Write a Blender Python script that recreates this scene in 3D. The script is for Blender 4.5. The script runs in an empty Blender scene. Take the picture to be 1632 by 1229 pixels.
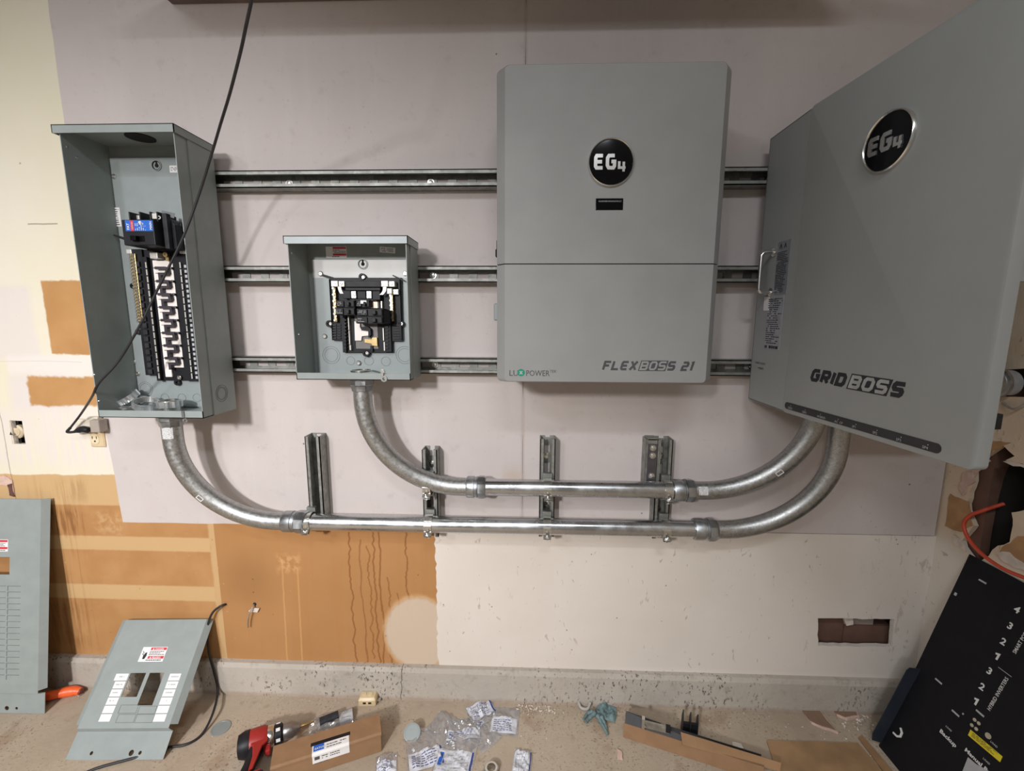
import bpy, math, random
from mathutils import Vector, Matrix
from mathutils.geometry import tessellate_polygon
PI = math.pi
rnd = random.Random(7)
scene = bpy.context.scene
COL = scene.collection
X, Y, Z = Vector((1, 0, 0)), Vector((0, 1, 0)), Vector((0, 0, 1))

# ------------------------------------------------------------------ camera
FPX, PITCH, YAW, ROLL = 704.58, 0.150931, -0.0331285, 0.003598
CAM = Vector((0, -1.2, 1.15))
_cp, _sp, _cy, _sy = math.cos(PITCH), math.sin(PITCH), math.cos(YAW), math.sin(YAW)
FWD = Vector((_sy * _cp, _cy * _cp, -_sp))
_r = Vector((_cy, -_sy, 0)); _u = _r.cross(FWD)
RGT = _r * math.cos(ROLL) + _u * math.sin(ROLL)
UPV = -_r * math.sin(ROLL) + _u * math.cos(ROLL)
cd = bpy.data.cameras.new('camera'); cam = bpy.data.objects.new('camera', cd); COL.objects.link(cam)
cd.sensor_width = 36; cd.sensor_fit = 'HORIZONTAL'; cd.lens = FPX / 1632 * 36; cd.clip_start = 0.02
cam.matrix_world = Matrix(((RGT.x, UPV.x, -FWD.x, CAM.x), (RGT.y, UPV.y, -FWD.y, CAM.y), (RGT.z, UPV.z, -FWD.z, CAM.z), (0, 0, 0, 1)))
scene.camera = cam

# ------------------------------------------------------------------ world, lamps, exposure
w = bpy.data.worlds.new('world'); scene.world = w; w.use_nodes = True
w.node_tree.nodes['Background'].inputs[0].default_value = (0.55, 0.52, 0.5, 1)
w.node_tree.nodes['Background'].inputs[1].default_value = 0.05
vs = scene.view_settings
vs.view_transform = 'Standard'; vs.look = 'None'; vs.gamma = 1; vs.use_curve_mapping = False; vs.exposure = 0.0
scene.cycles.use_denoising = True
scene.cycles.max_bounces = 8
scene.cycles.sample_clamp_indirect = 4.0


def aim(o, t):
    o.rotation_euler = (Vector(t) - o.location).to_track_quat('-Z', 'Y').to_euler()


def spot(name, loc, target, power, size, blend, radius, col=(1, .94, .86)):
    d = bpy.data.lights.new(name, 'SPOT'); o = bpy.data.objects.new(name, d); COL.objects.link(o)
    o.location = loc; d.energy = power; d.spot_size = math.radians(size); d.spot_blend = blend
    d.shadow_soft_size = radius; d.color = col; aim(o, target)
    return o


def area(name, loc, target, power, sx, sy, col=(1, .95, .88)):
    d = bpy.data.lights.new(name, 'AREA'); o = bpy.data.objects.new(name, d); COL.objects.link(o)
    o.location = loc; d.energy = power; d.shape = 'RECTANGLE'; d.size = sx; d.size_y = sy; d.color = col; aim(o, target)
    return o


LC = (1, .972, .962)
spot('work_lamp', (-1.06, -2.95, 1.86), (-1.16, 0, -0.08), 318, 79, 1.0, 0.11, LC)
spot('work_lamp', (-1.55, -2.4, 1.95), (-1.1, 0, 0.1), 48, 82, 1.0, 0.09, LC)
area('ceiling_lamp', (-1.3, -2.3, 2.42), (-1.2, -2.2, 0), 25, 1.2, 0.14, (.90, .95, 1))
area('ceiling_lamp', (0.15, -2.0, 2.42), (0.15, -1.9, 0), 16, 0.6, 0.14, (.90, .95, 1))


# ------------------------------------------------------------------ pixel rays (1632 x 1229) onto real planes
def ray(px, py):
    return (RGT * ((px - 816) / FPX) + UPV * ((614.5 - py) / FPX) + FWD)


def W(px, py, off=0.0):                       # point on the plane lying off metres in front of the back wall
    d = ray(px, py); t = (1.2 - off) / d.y
    return CAM + d * t


def W2(px, py, off=0.0):
    p = W(px, py, off); return (p.x, p.z)


def F(px, py, z=0.0):                         # point on the floor, or z above it
    d = ray(px, py); t = (z - CAM.z) / d.z
    return CAM + d * t


XR = 1.15                                     # right wall


def RW(px, py, x=XR):
    d = ray(px, py); return CAM + d * (x / d.x)


class Fr:                                     # a frame: o + a*u + b*v + c*n
    def __init__(s, o, u, v):
        s.o = Vector(o); s.u = Vector(u).normalized(); v = Vector(v); s.n = s.u.cross(v).normalized(); s.v = s.n.cross(s.u).normalized()

    def p(s, a, b, c=0.0):
        return s.o + s.u * a + s.v * b + s.n * c

    def hit(s, px, py, c=0.0):
        d = ray(px, py); t = (s.o + s.n * c - CAM).dot(s.n) / d.dot(s.n); q = CAM + d * t - s.o
        return (q.dot(s.u), q.dot(s.v))

    def sub(s, a, b, c=0.0, ang=0.0):
        ca, sa = math.cos(ang), math.sin(ang)
        return Fr(s.p(a, b, c), s.u * ca + s.v * sa, s.v * ca - s.u * sa)


WF = Fr((0, 0, 0), X, Z)                      # back wall frame, n towards the camera
GF = Fr((0, 0, 0), X, Y)                      # floor frame, n up


# ------------------------------------------------------------------ mesh builder
class MB:
    def __init__(s):
        s.v = []; s.f = []

    def add(s, vs, fs):
        k = len(s.v); s.v += [Vector(q) for q in vs]; s.f += [tuple(i + k for i in f) for f in fs]; return s

    def fbox(s, fr, a0, a1, b0, b1, c0, c1):
        v = [fr.p(a, b, c) for c in (c0, c1) for b in (b0, b1) for a in (a0, a1)]
        return s.add(v, [(0, 2, 3, 1), (4, 5, 7, 6), (0, 1, 5, 4), (1, 3, 7, 5), (3, 2, 6, 7), (2, 0, 4, 6)])

    def box(s, x0, x1, y0, y1, z0, z1):
        return s.fbox(Fr((0, 0, 0), X, Y), x0, x1, y0, y1, z0, z1)

    def prism(s, fr, pts, c0, c1, holes=()):
        loops = [list(pts)] + [list(h) for h in holes]
        A = lambda L: sum(L[i][0] * L[(i + 1) % len(L)][1] - L[(i + 1) % len(L)][0] * L[i][1] for i in range(len(L)))
        if A(loops[0]) < 0: loops[0].reverse()
        for h in loops[1:]:
            if A(h) > 0: h.reverse()
        flat = [q for L in loops for q in L]; n = len(flat)
        tris = tessellate_polygon([[Vector((q[0], q[1], 0)) for q in L] for L in loops])
        fs = []
        for t in tris:
            a, b, c = [flat[i] for i in t]
            if (b[0] - a[0]) * (c[1] - a[1]) - (b[1] - a[1]) * (c[0] - a[0]) < 0: t = (t[0], t[2], t[1])
            fs.append(tuple(i + n for i in t)); fs.append((t[0], t[2], t[1]))
        k = 0
        for L in loops:
            m = len(L)
            for i in range(m):
                j = (i + 1) % m; fs.append((k + i, k + j, k + j + n, k + i + n))
            k += m
        return s.add([fr.p(q[0], q[1], c0) for q in flat] + [fr.p(q[0], q[1], c1) for q in flat], fs)

    def loft(s, rings, cap=True):
        m = len(rings[0]); vs = [q for R in rings for q in R]; fs = []
        for k in range(len(rings) - 1):
            for i in range(m):
                j = (i + 1) % m; fs.append((k * m + i, k * m + j, (k + 1) * m + j, (k + 1) * m + i))
        if cap:
            fs.append(tuple(range(m))[::-1]); fs.append(tuple((len(rings) - 1) * m + i for i in range(m)))
        return s.add(vs, fs)

    def tube(s, path, r, n=12, cap=True):
        P = [Vector(q) for q in path]; R = r if isinstance(r, (list, tuple)) else [r] * len(P)
        t0 = (P[1] - P[0]).normalized(); a = Z if abs(t0.z) < .9 else X; u = t0.cross(a).normalized(); rings = []
        for i, q in enumerate(P):
            t = (P[min(i + 1, len(P) - 1)] - P[max(i - 1, 0)]).normalized()
            u = (u - t * u.dot(t)).normalized(); v = t.cross(u)
            rings.append([q + (u * math.cos(2 * PI * k / n) + v * math.sin(2 * PI * k / n)) * R[i] for k in range(n)])
        return s.loft(rings, cap)

    def cyl(s, p0, p1, r0, r1=None, n=20):
        return s.tube([p0, p1], [r0, r0 if r1 is None else r1], n)

    def lathe(s, o, axis, prof, n=28, a0=0.0):      # prof: (radius, height) pairs
        o = Vector(o); t = Vector(axis).normalized(); a = Z if abs(t.z) < .9 else X
        u = t.cross(a).normalized(); v = t.cross(u)
        return s.loft([[o + t * h + (u * math.cos(a0 + 2 * PI * k / n) + v * math.sin(a0 + 2 * PI * k / n)) * max(r, 1e-5) for k in range(n)] for r, h in prof])

    def ring(s, o, axis, ro, ri, h, n=28, notch=0, depth=0.0):
        o = Vector(o); t = Vector(axis).normalized(); a = Z if abs(t.z) < .9 else X
        u = t.cross(a).normalized(); v = t.cross(u); vs = []; fs = []
        for k in range(n):
            d = u * math.cos(2 * PI * k / n) + v * math.sin(2 * PI * k / n)
            R = ro - (depth if notch and (k // 2) % 2 else 0)
            vs += [o + d * ri, o + d * R, o + d * R + t * h, o + d * ri + t * h]
        for k in range(n):
            j = (k + 1) % n
            for i in range(4):
                fs.append((k * 4 + i, k * 4 + (i + 1) % 4, j * 4 + (i + 1) % 4, j * 4 + i)[::-1])
        return s.add(vs, fs)

    def sheet(s, fn, nu, nv):
        vs = [fn(i / (nu - 1), j / (nv - 1)) for j in range(nv) for i in range(nu)]
        return s.add(vs, [(j * nu + i, j * nu + i + 1, (j + 1) * nu + i + 1, (j + 1) * nu + i) for j in range(nv - 1) for i in range(nu - 1)])

    def bounds(s):
        return [(min(q[i] for q in s.v), max(q[i] for q in s.v)) for i in range(3)]


def rrect(a0, a1, b0, b1, r, n=6):            # rounded rectangle; r = one radius or (bl, br, tr, tl)
    r = (r,) * 4 if not isinstance(r, tuple) else r; out = []
    for (ca, cb, sa, sb, q, rr) in ((a0, b0, 1, 1, PI, r[0]), (a1, b0, -1, 1, 1.5 * PI, r[1]), (a1, b1, -1, -1, 0, r[2]), (a0, b1, 1, -1, .5 * PI, r[3])):
        for k in range(n + 1):
            t = q + k / n * PI / 2; out.append((ca + sa * rr + rr * math.cos(t), cb + sb * rr + rr * math.sin(t)))
    return out


def circ(a, b, r, n=24):
    return [(a + r * math.cos(2 * PI * k / n), b + r * math.sin(2 * PI * k / n)) for k in range(n)]


def spline(pts, n=8):                          # Catmull-Rom through the points
    P = [Vector(q) for q in pts]; P = [P[0] * 2 - P[1]] + P + [P[-1] * 2 - P[-2]]; out = []
    for i in range(1, len(P) - 2):
        a, b, c, d = P[i - 1:i + 3]
        for k in range(n):
            t = k / n
            out.append(.5 * ((2 * b) + (c - a) * t + (2 * a - 5 * b + 4 * c - d) * t * t + (3 * b - a - 3 * c + d) * t ** 3))
    return out + [P[-2]]


def jag(pts, amp, step, seed=0, closed=True):   # break straight outlines into ragged ones
    r = random.Random(seed); out = []; m = len(pts)
    for i in range(m if closed else m - 1):
        a = Vector(pts[i]).to_2d(); b = Vector(pts[(i + 1) % m]).to_2d(); d = b - a; L = d.length
        k = max(1, int(L / step)); nn = Vector((-d.y, d.x)) / max(L, 1e-6)
        for j in range(k):
            q = a + d * (j / k) + (nn * r.uniform(-amp, amp) if j else Vector((0, 0))); out.append((q.x, q.y))
    if not closed: out.append(tuple(pts[-1]))
    return out


# ------------------------------------------------------------------ objects
ORG = {}


def link(name, mb, m, off, smooth=False):
    me = bpy.data.meshes.new(name)
    me.from_pydata([tuple(q - off) for q in mb.v], [], mb.f); me.materials.append(m)
    if smooth: me.polygons.foreach_set('use_smooth', [True] * len(me.polygons))
    me.update()
    o = bpy.data.objects.new(name, me); COL.objects.link(o)
    return o


def finish(o, bev, smooth, seg=2):
    if bev:
        b = o.modifiers.new('bevel', 'BEVEL'); b.width = bev; b.segments = seg; b.limit_method = 'ANGLE'; b.angle_limit = math.radians(40)
        b.harden_normals = False
    if smooth and smooth != 1:
        o.data.set_sharp_from_angle(angle=math.radians(smooth))


def part(name, mb, m, parent, bev=0, smooth=0, label=None):     # a part (or sub-part), given in world coordinates
    off = ORG[parent.name]; o = link(name, mb, m, off, bool(smooth)); o.parent = parent; ORG[o.name] = off
    finish(o, bev, smooth)
    if label: o['label'] = label
    return o


def thing(name, label, cat, loc, group=None):
    o = bpy.data.objects.new(name, None); COL.objects.link(o); o.location = loc; o.empty_display_size = .03
    o['label'] = label; o['category'] = cat
    if group: o['group'] = group
    ORG[o.name] = Vector(loc)
    return o


def single(name, mb, m, label, cat, group=None, bev=0, smooth=0):
    B = mb.bounds(); off = Vector((sum(B[0]) / 2, sum(B[1]) / 2, B[2][0]))
    o = link(name, mb, m, off, bool(smooth)); o.location = off; ORG[o.name] = off; finish(o, bev, smooth)
    o['label'] = label; o['category'] = cat
    if group: o['group'] = group
    return o


def struct(name, mb, m, bev=0, smooth=0):
    o = link(name, mb, m, Vector((0, 0, 0)), bool(smooth)); o['kind'] = 'structure'; ORG[o.name] = Vector((0, 0, 0)); finish(o, bev, smooth)
    return o


def rep(name, mb, m, parent, pts, bev=0, smooth=0, label=None):  # alike parts sharing one mesh, made round the origin
    off = ORG[parent.name]; o = link(name, mb, m, Vector((0, 0, 0)), bool(smooth)); finish(o, bev, smooth); out = []
    for i, q in enumerate(pts):
        c = o if i == 0 else o.copy()
        if i: COL.objects.link(c)
        c.parent = parent; c.location = Vector(q) - off; ORG[c.name] = Vector(q); out.append(c)
        if label: c['label'] = label
    return out


def copy_tree(o, parent=None):
    c = o.copy(); COL.objects.link(c)
    if parent: c.parent = parent
    for ch in list(o.children): copy_tree(ch, c)
    return c


# ------------------------------------------------------------------ lettering
_font = None


def text_mb(mb, s, fr, a, b, size, c=0.0, align='LEFT', bold=0.0, shear=0.0, sx=1.0, thick=0.0004):
    cu = bpy.data.curves.new('t', 'FONT'); cu.body = s; cu.size = 1; cu.offset = bold; cu.shear = shear; cu.align_x = align
    cu.resolution_u = 2; cu.fill_mode = 'FRONT'
    ob = bpy.data.objects.new('t', cu); COL.objects.link(ob)
    dg = bpy.context.evaluated_depsgraph_get(); me = bpy.data.meshes.new_from_object(ob.evaluated_get(dg))
    k = len(mb.v)
    mb.v += [fr.p(a + q.co.x * size * sx, b + q.co.y * size, c + thick) for q in me.vertices]
    mb.f += [tuple(i + k for i in f.vertices) for f in me.polygons]
    bpy.data.objects.remove(ob); bpy.data.curves.remove(cu); bpy.data.meshes.remove(me)
    return mb


def stroke(mb, fr, pts, w, c0, c1):            # thick polyline with mitred corners
    P = [Vector(q).to_2d() for q in pts]; closed = (P[0] - P[-1]).length < 1e-6
    if closed: P = P[:-1]
    n = len(P); L = []; R = []
    for i in range(n):
        a = P[i - 1] if (i or closed) else None; b = P[(i + 1) % n] if (i < n - 1 or closed) else None
        d1 = (P[i] - a).normalized() if a is not None else (b - P[i]).normalized()
        d2 = (b - P[i]).normalized() if b is not None else d1
        t = d1 + d2; t = t.normalized() if t.length > 1e-6 else d1
        nn = Vector((-t.y, t.x)); m = min(2.0, 1 / max(.35, nn.dot(Vector((-d1.y, d1.x))))); L.append(P[i] + nn * w / 2 * m); R.append(P[i] - nn * w / 2 * m)
    k = len(mb.v)
    for i in range(n):
        for q in (L[i], R[i]):
            mb.v += [fr.p(q.x, q.y, c0), fr.p(q.x, q.y, c1)]
    for i in range(n if closed else n - 1):
        j = (i + 1) % n; a, b = k + i * 4, k + j * 4
        mb.f += [(a + 1, a + 3, b + 3, b + 1), (a, a + 1, b + 1, b), (a + 2, b + 2, b + 3, a + 3)]
    if not closed:
        for i in (0, n - 1): mb.f.append((k + i * 4, k + i * 4 + 1, k + i * 4 + 3, k + i * 4 + 2))


GL = {'E': [[(1, 1), (.15, 1), (0, .85), (0, .15), (.15, 0), (1, 0)], [(0, .5), (.9, .5)]],
      'G': [[(1, 1), (.2, 1), (0, .8), (0, .2), (.2, 0), (.85, 0), (1, .15), (1, .52), (.55, .52)]],
      '4': [[(0, 1), (0, .38), (1.1, .38)], [(.78, .95), (.78, 0)]],
      'R': [[(0, -.08), (0, 1), (.85, 1), (1, .85), (1, .55), (.85, .42), (0, .42)], [(.45, .42), (1, -.08)]],
      'I': [[(0, -.08), (0, 1.08)]],
      'D': [[(0, 0), (0, 1), (.8, 1), (1, .8), (1, .2), (.8, 0), (0, 0)]],
      'B': [[(0, 0), (0, 1), (.85, 1), (1, .85), (1, .62), (.88, .5), (1, .38), (1, .15), (.85, 0), (0, 0)], [(0, .5), (.88, .5)]],
      'O': [[(.2, 0), (0, .2), (0, .8), (.2, 1), (.8, 1), (1, .8), (1, .2), (.8, 0), (.2, 0)]],
      'S': [[(1.05, 1), (.15, 1), (0, .85), (0, .62), (.12, .5), (.88, .5), (1, .38), (1, .15), (.85, 0), (-.05, 0)]],
      'F': [[(1.05, 1), (0, 1), (0, -.08)], [(0, .5), (.85, .5)]],
      'L': [[(0, 1.08), (0, 0), (1.05, 0)]],
      'X': [[(0, -.08), (1, 1.08)], [(0, 1.08), (1, -.08)]],
      '2': [[(-.05, 1), (.85, 1), (1, .85), (1, .62), (.88, .5), (.12, .5), (0, .38), (0, 0), (1.05, 0)]],
      '1': [[(-.1, .95), (.45, 1), (.45, -.08)]],
      'U': [[(0, 1.08), (0, .15), (.2, 0), (.8, 0), (1, .15), (1, 1.08)]]}


def glyphs(mb, s, fr, a, b, w, h, gap, st, shear=0.0, c0=0.0, c1=0.0006):   # blocky lettering; returns the end position
    for ch in s:
        ww = {'I': 0, '1': w * .55}.get(ch, w)
        for n_, L in enumerate(GL[ch]):
            stroke(mb, fr, [(a + st / 2 + q[0] * ww + shear * (st / 2 + q[1] * (h - st)), b + st / 2 + q[1] * (h - st)) for q in L], st, c0, c1 + n_ * .00012)
        a += ww + st + gap
    return a


def microprint(mb, fr, a0, a1, b0, b1, rows, seed=0, fill=.75, c=0.0, thick=0.0003, h=.45):   # print too small to read: broken lines of words
    r = random.Random(seed); dh = (b1 - b0) / rows
    for i in range(rows):
        y = b1 - (i + .5) * dh; x = a0; end = a1 - (a1 - a0) * r.random() * .35
        while x < end:
            l = (a1 - a0) * r.uniform(.05, .16)
            if r.random() < fill: mb.add([fr.p(x, y - dh * h / 2, c + thick), fr.p(min(x + l, end), y - dh * h / 2, c + thick), fr.p(min(x + l, end), y + dh * h / 2, c + thick), fr.p(x, y + dh * h / 2, c + thick)], [(0, 1, 2, 3)])
            x += l + (a1 - a0) * .025


# ------------------------------------------------------------------ node materials
class S:                                        # a socket with arithmetic
    def __init__(s, k, sock): s.k = k; s.s = sock

    def _b(s, op, o): return s.k.math(op, s, o)
    def __add__(s, o): return s._b('ADD', o)
    def __radd__(s, o): return s._b('ADD', o)
    def __sub__(s, o): return s._b('SUBTRACT', o)
    def __rsub__(s, o): return s.k.math('SUBTRACT', o, s)
    def __mul__(s, o): return s._b('MULTIPLY', o)
    def __rmul__(s, o): return s._b('MULTIPLY', o)


class K:                                        # a material under construction
    def __init__(s, name, rough=.6, metal=0.0, spec=.5):
        s.m = bpy.data.materials.new(name); s.m.use_nodes = True; s.t = s.m.node_tree; s.n = s.t.nodes
        s.b = s.n['Principled BSDF']; s.b.inputs['Roughness'].default_value = rough; s.b.inputs['Metallic'].default_value = metal
        s.b.inputs['Specular IOR Level'].default_value = spec
        tc = s.n.new('ShaderNodeTexCoord'); s.obj = tc.outputs['Object']
        sp = s.n.new('ShaderNodeSeparateXYZ'); s.l(s.obj, sp.inputs[0]); s.x, s.y, s.z = (S(s, sp.outputs[i]) for i in range(3))

    def l(s, a, b): s.t.links.new(a, b)

    def put(s, v, sock):
        if isinstance(v, S): s.l(v.s, sock)
        elif isinstance(v, (tuple, list)): sock.default_value = (v[0], v[1], v[2], 1)
        else: sock.default_value = v

    def math(s, op, a, b=0.0, c=None):
        n = s.n.new('ShaderNodeMath'); n.operation = op; s.put(a, n.inputs[0]); s.put(b, n.inputs[1])
        if c is not None: s.put(c, n.inputs[2])
        return S(s, n.outputs[0])

    def sm(s, v, e0, e1, lo=0.0, hi=1.0):        # smoothstep
        n = s.n.new('ShaderNodeMapRange'); n.interpolation_type = 'SMOOTHSTEP'; s.put(v, n.inputs[0])
        for i, q in enumerate((e0, e1, lo, hi)): s.put(q, n.inputs[i + 1])
        return S(s, n.outputs[0])

    def noise(s, scale, detail=3, rough=.55, stretch=None, dist=0.0):
        n = s.n.new('ShaderNodeTexNoise'); n.inputs['Scale'].default_value = scale; n.inputs['Detail'].default_value = detail
        n.inputs['Roughness'].default_value = rough; n.inputs['Distortion'].default_value = dist
        if stretch:
            mp = s.n.new('ShaderNodeMapping'); mp.inputs['Scale'].default_value = stretch; s.l(s.obj, mp.inputs[0]); s.l(mp.outputs[0], n.inputs['Vector'])
        else: s.l(s.obj, n.inputs['Vector'])
        return S(s, n.outputs['Fac'])

    def voro(s, scale, feature='F1', rand=1.0, out='Distance'):
        n = s.n.new('ShaderNodeTexVoronoi'); n.feature = feature; n.inputs['Scale'].default_value = scale; n.inputs['Randomness'].default_value = rand
        s.l(s.obj, n.inputs['Vector']); return S(s, n.outputs[out])

    def mix(s, f, a, b):
        n = s.n.new('ShaderNodeMix'); n.data_type = 'RGBA'; s.put(f, n.inputs[0]); s.put(a, n.inputs[6]); s.put(b, n.inputs[7])
        return S(s, n.outputs[2])

    def rect(s, x, z, x0, x1, z0, z1, soft=.004):
        a = s.sm(x, x0 - soft, x0 + soft) * s.sm(x, x1 - soft, x1 + soft, 1.0, 0.0)
        return a * s.sm(z, z0 - soft, z0 + soft) * s.sm(z, z1 - soft, z1 + soft, 1.0, 0.0)

    def done(s, col, bump=None, dist=.001, strength=.5, rough=None):
        s.put(col, s.b.inputs['Base Color'])
        if rough is not None: s.put(rough, s.b.inputs['Roughness'])
        if bump is not None:
            b = s.n.new('ShaderNodeBump'); b.inputs['Distance'].default_value = dist; b.inputs['Strength'].default_value = strength
            s.put(bump, b.inputs['Height']); s.l(b.outputs[0], s.b.inputs['Normal'])
        return s.m


def plain(name, col, rough=.5, metal=0.0, var=.12, scale=40, bump=0.0, spec=.5):
    k = K(name, rough, metal, spec); n = k.noise(scale, 4)
    d = tuple(c * (1 - var) for c in col); l = tuple(min(1, c * (1 + var)) for c in col)
    return k.done(k.mix(k.sm(n, .3, .7), d, l), n if bump else None, bump or .001, .5)


def galvanised(name, base, rough, scale=60, var=.25, spangle=True):
    k = K(name, rough, 1.0); n = k.noise(scale, 5, .6); v = k.voro(scale * 3, out='Color') if spangle else n
    bw = k.n.new('ShaderNodeRGBToBW'); k.l(v.s, bw.inputs[0]); v = S(k, bw.outputs[0])
    f = k.sm(n * .6 + v * .4, .25, .75)
    return k.done(k.mix(f, tuple(c * (1 - var) for c in base), tuple(min(1, c * (1 + var)) for c in base)), None, rough=k.sm(n, .2, .8, rough - .08, rough + .12))


M = {}
M['panel_grey'] = plain('panel_grey_paint', (.285, .32, .315), .42, 0, .04, 25, spec=.4)
M['plate_grey'] = plain('plate_grey_paint', (.275, .31, .31), .42, .1, .04, 20, spec=.5)
M['plate_zinc'] = galvanised('plate_zinc', (.52, .54, .53), .38, 14, .1, False)
M['hood_zinc'] = plain('hood_zinc', (.40, .44, .45), .52, .2, .06, 20)
M['inverter_grey'] = plain('inverter_grey_paint', (.315, .318, .315), .5, 0, .04, 8, spec=.35)
M['door_grey'] = plain('cabinet_grey_paint', (.325, .338, .335), .5, 0, .03, 6, spec=.35)
M['strut'] = galvanised('strut_zinc', (.33, .335, .315), .58, 30, .2)
M['rigid'] = galvanised('rigid_conduit_zinc', (.44, .445, .44), .42, 110, .18)
M['emt'] = galvanised('thin_conduit_zinc', (.60, .62, .645), .26, 20, .08, False)
M['fitting'] = galvanised('fitting_zinc', (.42, .44, .46), .36, 40, .2, False)
M['chrome'] = plain('chrome', (.80, .79, .77), .22, 1, .03, 30)
M['steel'] = plain('bright_steel', (.70, .69, .66), .28, 1, .12, 60)
M['brass'] = plain('brass', (.62, .46, .22), .32, 1, .15, 80)
M['locknut'] = plain('locknut_zinc', (.76, .77, .78), .22, .8, .05, 30)
M['tin'] = plain('tin_plate', (.66, .64, .60), .4, .4, .08, 40)
M['bus_white'] = plain('pale_bus_insulator', (.86, .80, .76), .4, 0, .03, 30)
M['black'] = plain('black_plastic', (.013, .013, .016), .45, 0, .2, 30, spec=.25)
M['black2'] = plain('dark_grey_plastic', (.028, .028, .032), .5, 0, .2, 60, spec=.25)
M['ring_line'] = plain('knockout_line_grey', (.17, .19, .188), .5, 0, .05, 30)
M['stab'] = plain('purple_black_plastic', (.035, .028, .038), .45, 0, .2, 60)
M['gloss_black'] = plain('gloss_black', (.005, .005, .006), .10, 0, .1, 10, spec=.22)
M['hole'] = plain('dark_hole', (.01, .009, .009), .9, 0, .2, 10)
M['white'] = plain('white_label', (.80, .79, .79), .55, 0, .03, 30)
M['sticker'] = plain('printed_sticker', (.58, .58, .59), .55, 0, .38, 420)
M['label_grey'] = plain('grey_label', (.45, .46, .48), .5, 0, .04, 30)
M['print'] = plain('dark_print', (.018, .018, .022), .6, 0, .1, 30)
M['print_grey'] = plain('grey_print', (.075, .075, .08), .6, 0, .1, 30)
M['print_white'] = plain('white_print', (.75, .75, .75), .6, 0, .05, 30)
M['red'] = plain('red_print', (.58, .04, .06), .5, 0, .08, 30)
M['blue'] = plain('blue_print', (.01, .12, .55), .45, 0, .05, 30)
M['green'] = plain('green_print', (.0, .26, .15), .5, 0, .05, 30)
M['yellow'] = plain('yellow_label', (.80, .66, .02), .5, 0, .05, 30)
M['cord'] = plain('black_cord', (.02, .019, .022), .5, 0, .2, 30)
M['beige'] = plain('beige_plastic', (.66, .52, .32), .42, 0, .06, 40)
M['taupe'] = plain('taupe_plastic', (.36, .31, .27), .5, 0, .06, 40)
M['orange'] = plain('orange_plastic', (.85, .13, .03), .4, 0, .08, 30)
M['orange_cable'] = plain('orange_cable', (.58, .075, .035), .45, 0, .08, 30)
# ================================================================== SETTING
XL, YF, ZC = -3.1, -4.4, 2.45


def wl(px, py): return W2(px, py)


def pr(px0, py0, px1, py1):                    # pixel rectangle on the wall -> x0, x1, z0, z1
    a = W2(px0, py0); b = W2(px1, py1); return min(a[0], b[0]), max(a[0], b[0]), min(a[1], b[1]), max(a[1], b[1])


def specks(k, scale, lo, hi):                  # sparse small marks
    return k.sm(k.voro(scale), lo, hi, 1.0, 0.0)


# --- old painted and papered wall on the left
k = K('old_wall_paint', .75, 0, .25)
nx = k.noise(9, 4); nf = k.noise(55, 4); nv = k.noise(14, 4, .6, (6, 1, .35))
x = k.x + (nf - .5) * .016 + (nx - .5) * .03; z = k.z + (nf - .5) * .014 + (nx - .5) * .02
cream = k.mix(k.sm(k.noise(3, 4), .35, .7), (.74, .69, .54), (.76, .71, .60))
lilac = (.70, .64, .63); brown = (.44, .225, .085); tan = (.60, .41, .21)
col = cream
col = k.mix(k.rect(x, z, *pr(-60, 455, 64, 572), .012) * .7, col, lilac)
col = k.mix(k.rect(x, z, *pr(10, 566, 240, 600), .01) * .8, col, (.76, .71, .68))
col = k.mix(k.rect(x, z, *pr(12, 597, 120, 655), .02) * .8, col, lilac)
col = k.mix(k.rect(x, z, *pr(-20, 650, 200, 742), .03) * k.sm(nv, .35, .6) * .75, col, (.73, .66, .65))
bpatch = k.mix(k.sm(nx, .3, .7), (.52, .285, .115), (.46, .24, .09))
x2 = k.x + (nf - .5) * .008; z2 = k.z + (nf - .5) * .010 + (nx - .5) * .012
col = k.mix(k.rect(x2, z2, *pr(65, 447, 175, 565), .003), col, bpatch)
col = k.mix(k.rect(x, z, *pr(42, 600, 190, 648), .005), col, bpatch)
# lower banded part: brown paper with pale compound bands
zl = k.z + (nf - .5) * .004
low = k.sm(k.z + (nx - .5) * .03, wl(120, 757)[1] - .002, wl(120, 757)[1] + .002, 1.0, 0.0)
band = k.mix(k.sm(nx, .3, .75), (.425, .215, .082), (.49, .265, .11))
streak = k.sm(k.noise(10, 4, .6, (9, 1, .25)), .52, .68) * k.rect(k.x, k.z, *pr(52, 760, 150, 1046), .06)
band = k.mix(streak * .8, band, (.27, .11, .035))
for y0, y1, f in ((755, 806, .85), (855, 877, .8), (932, 955, .8)):
    a = wl(190, y0)[1]; b = wl(190, y1)[1]
    band = k.mix(k.rect(k.x, zl, -4, wl(338, 900)[0], b, a, .003) * f, band, k.mix(streak * .5, tan, (.45, .22, .08)))
band = k.mix(k.rect(k.x + (nf - .5) * .008, k.z, wl(343, 950)[0], wl(356, 950)[0], 0, .6, .004) * .7, band, tan)
band = k.mix(k.sm(nf, .68, .74) * .5, band, tan)
col = k.mix(low, col, band)
st2 = k.sm(k.noise(16, 4, .65, (5, 1, .45)), .40, .60) * (k.rect(x, z, *pr(63, 808, 132, 852), .02) + k.rect(x, z, *pr(75, 958, 140, 1030), .02) * .6 + k.rect(x, z, *pr(90, 765, 140, 800), .02) * .4)
col = k.mix(st2 * .7, col, (.19, .075, .022))
band2 = k.rect(x, z, *pr(150, 818, 200, 850), .02) * k.sm(nf, .4, .6)
col = k.mix(band2 * .5, col, tan)
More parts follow.
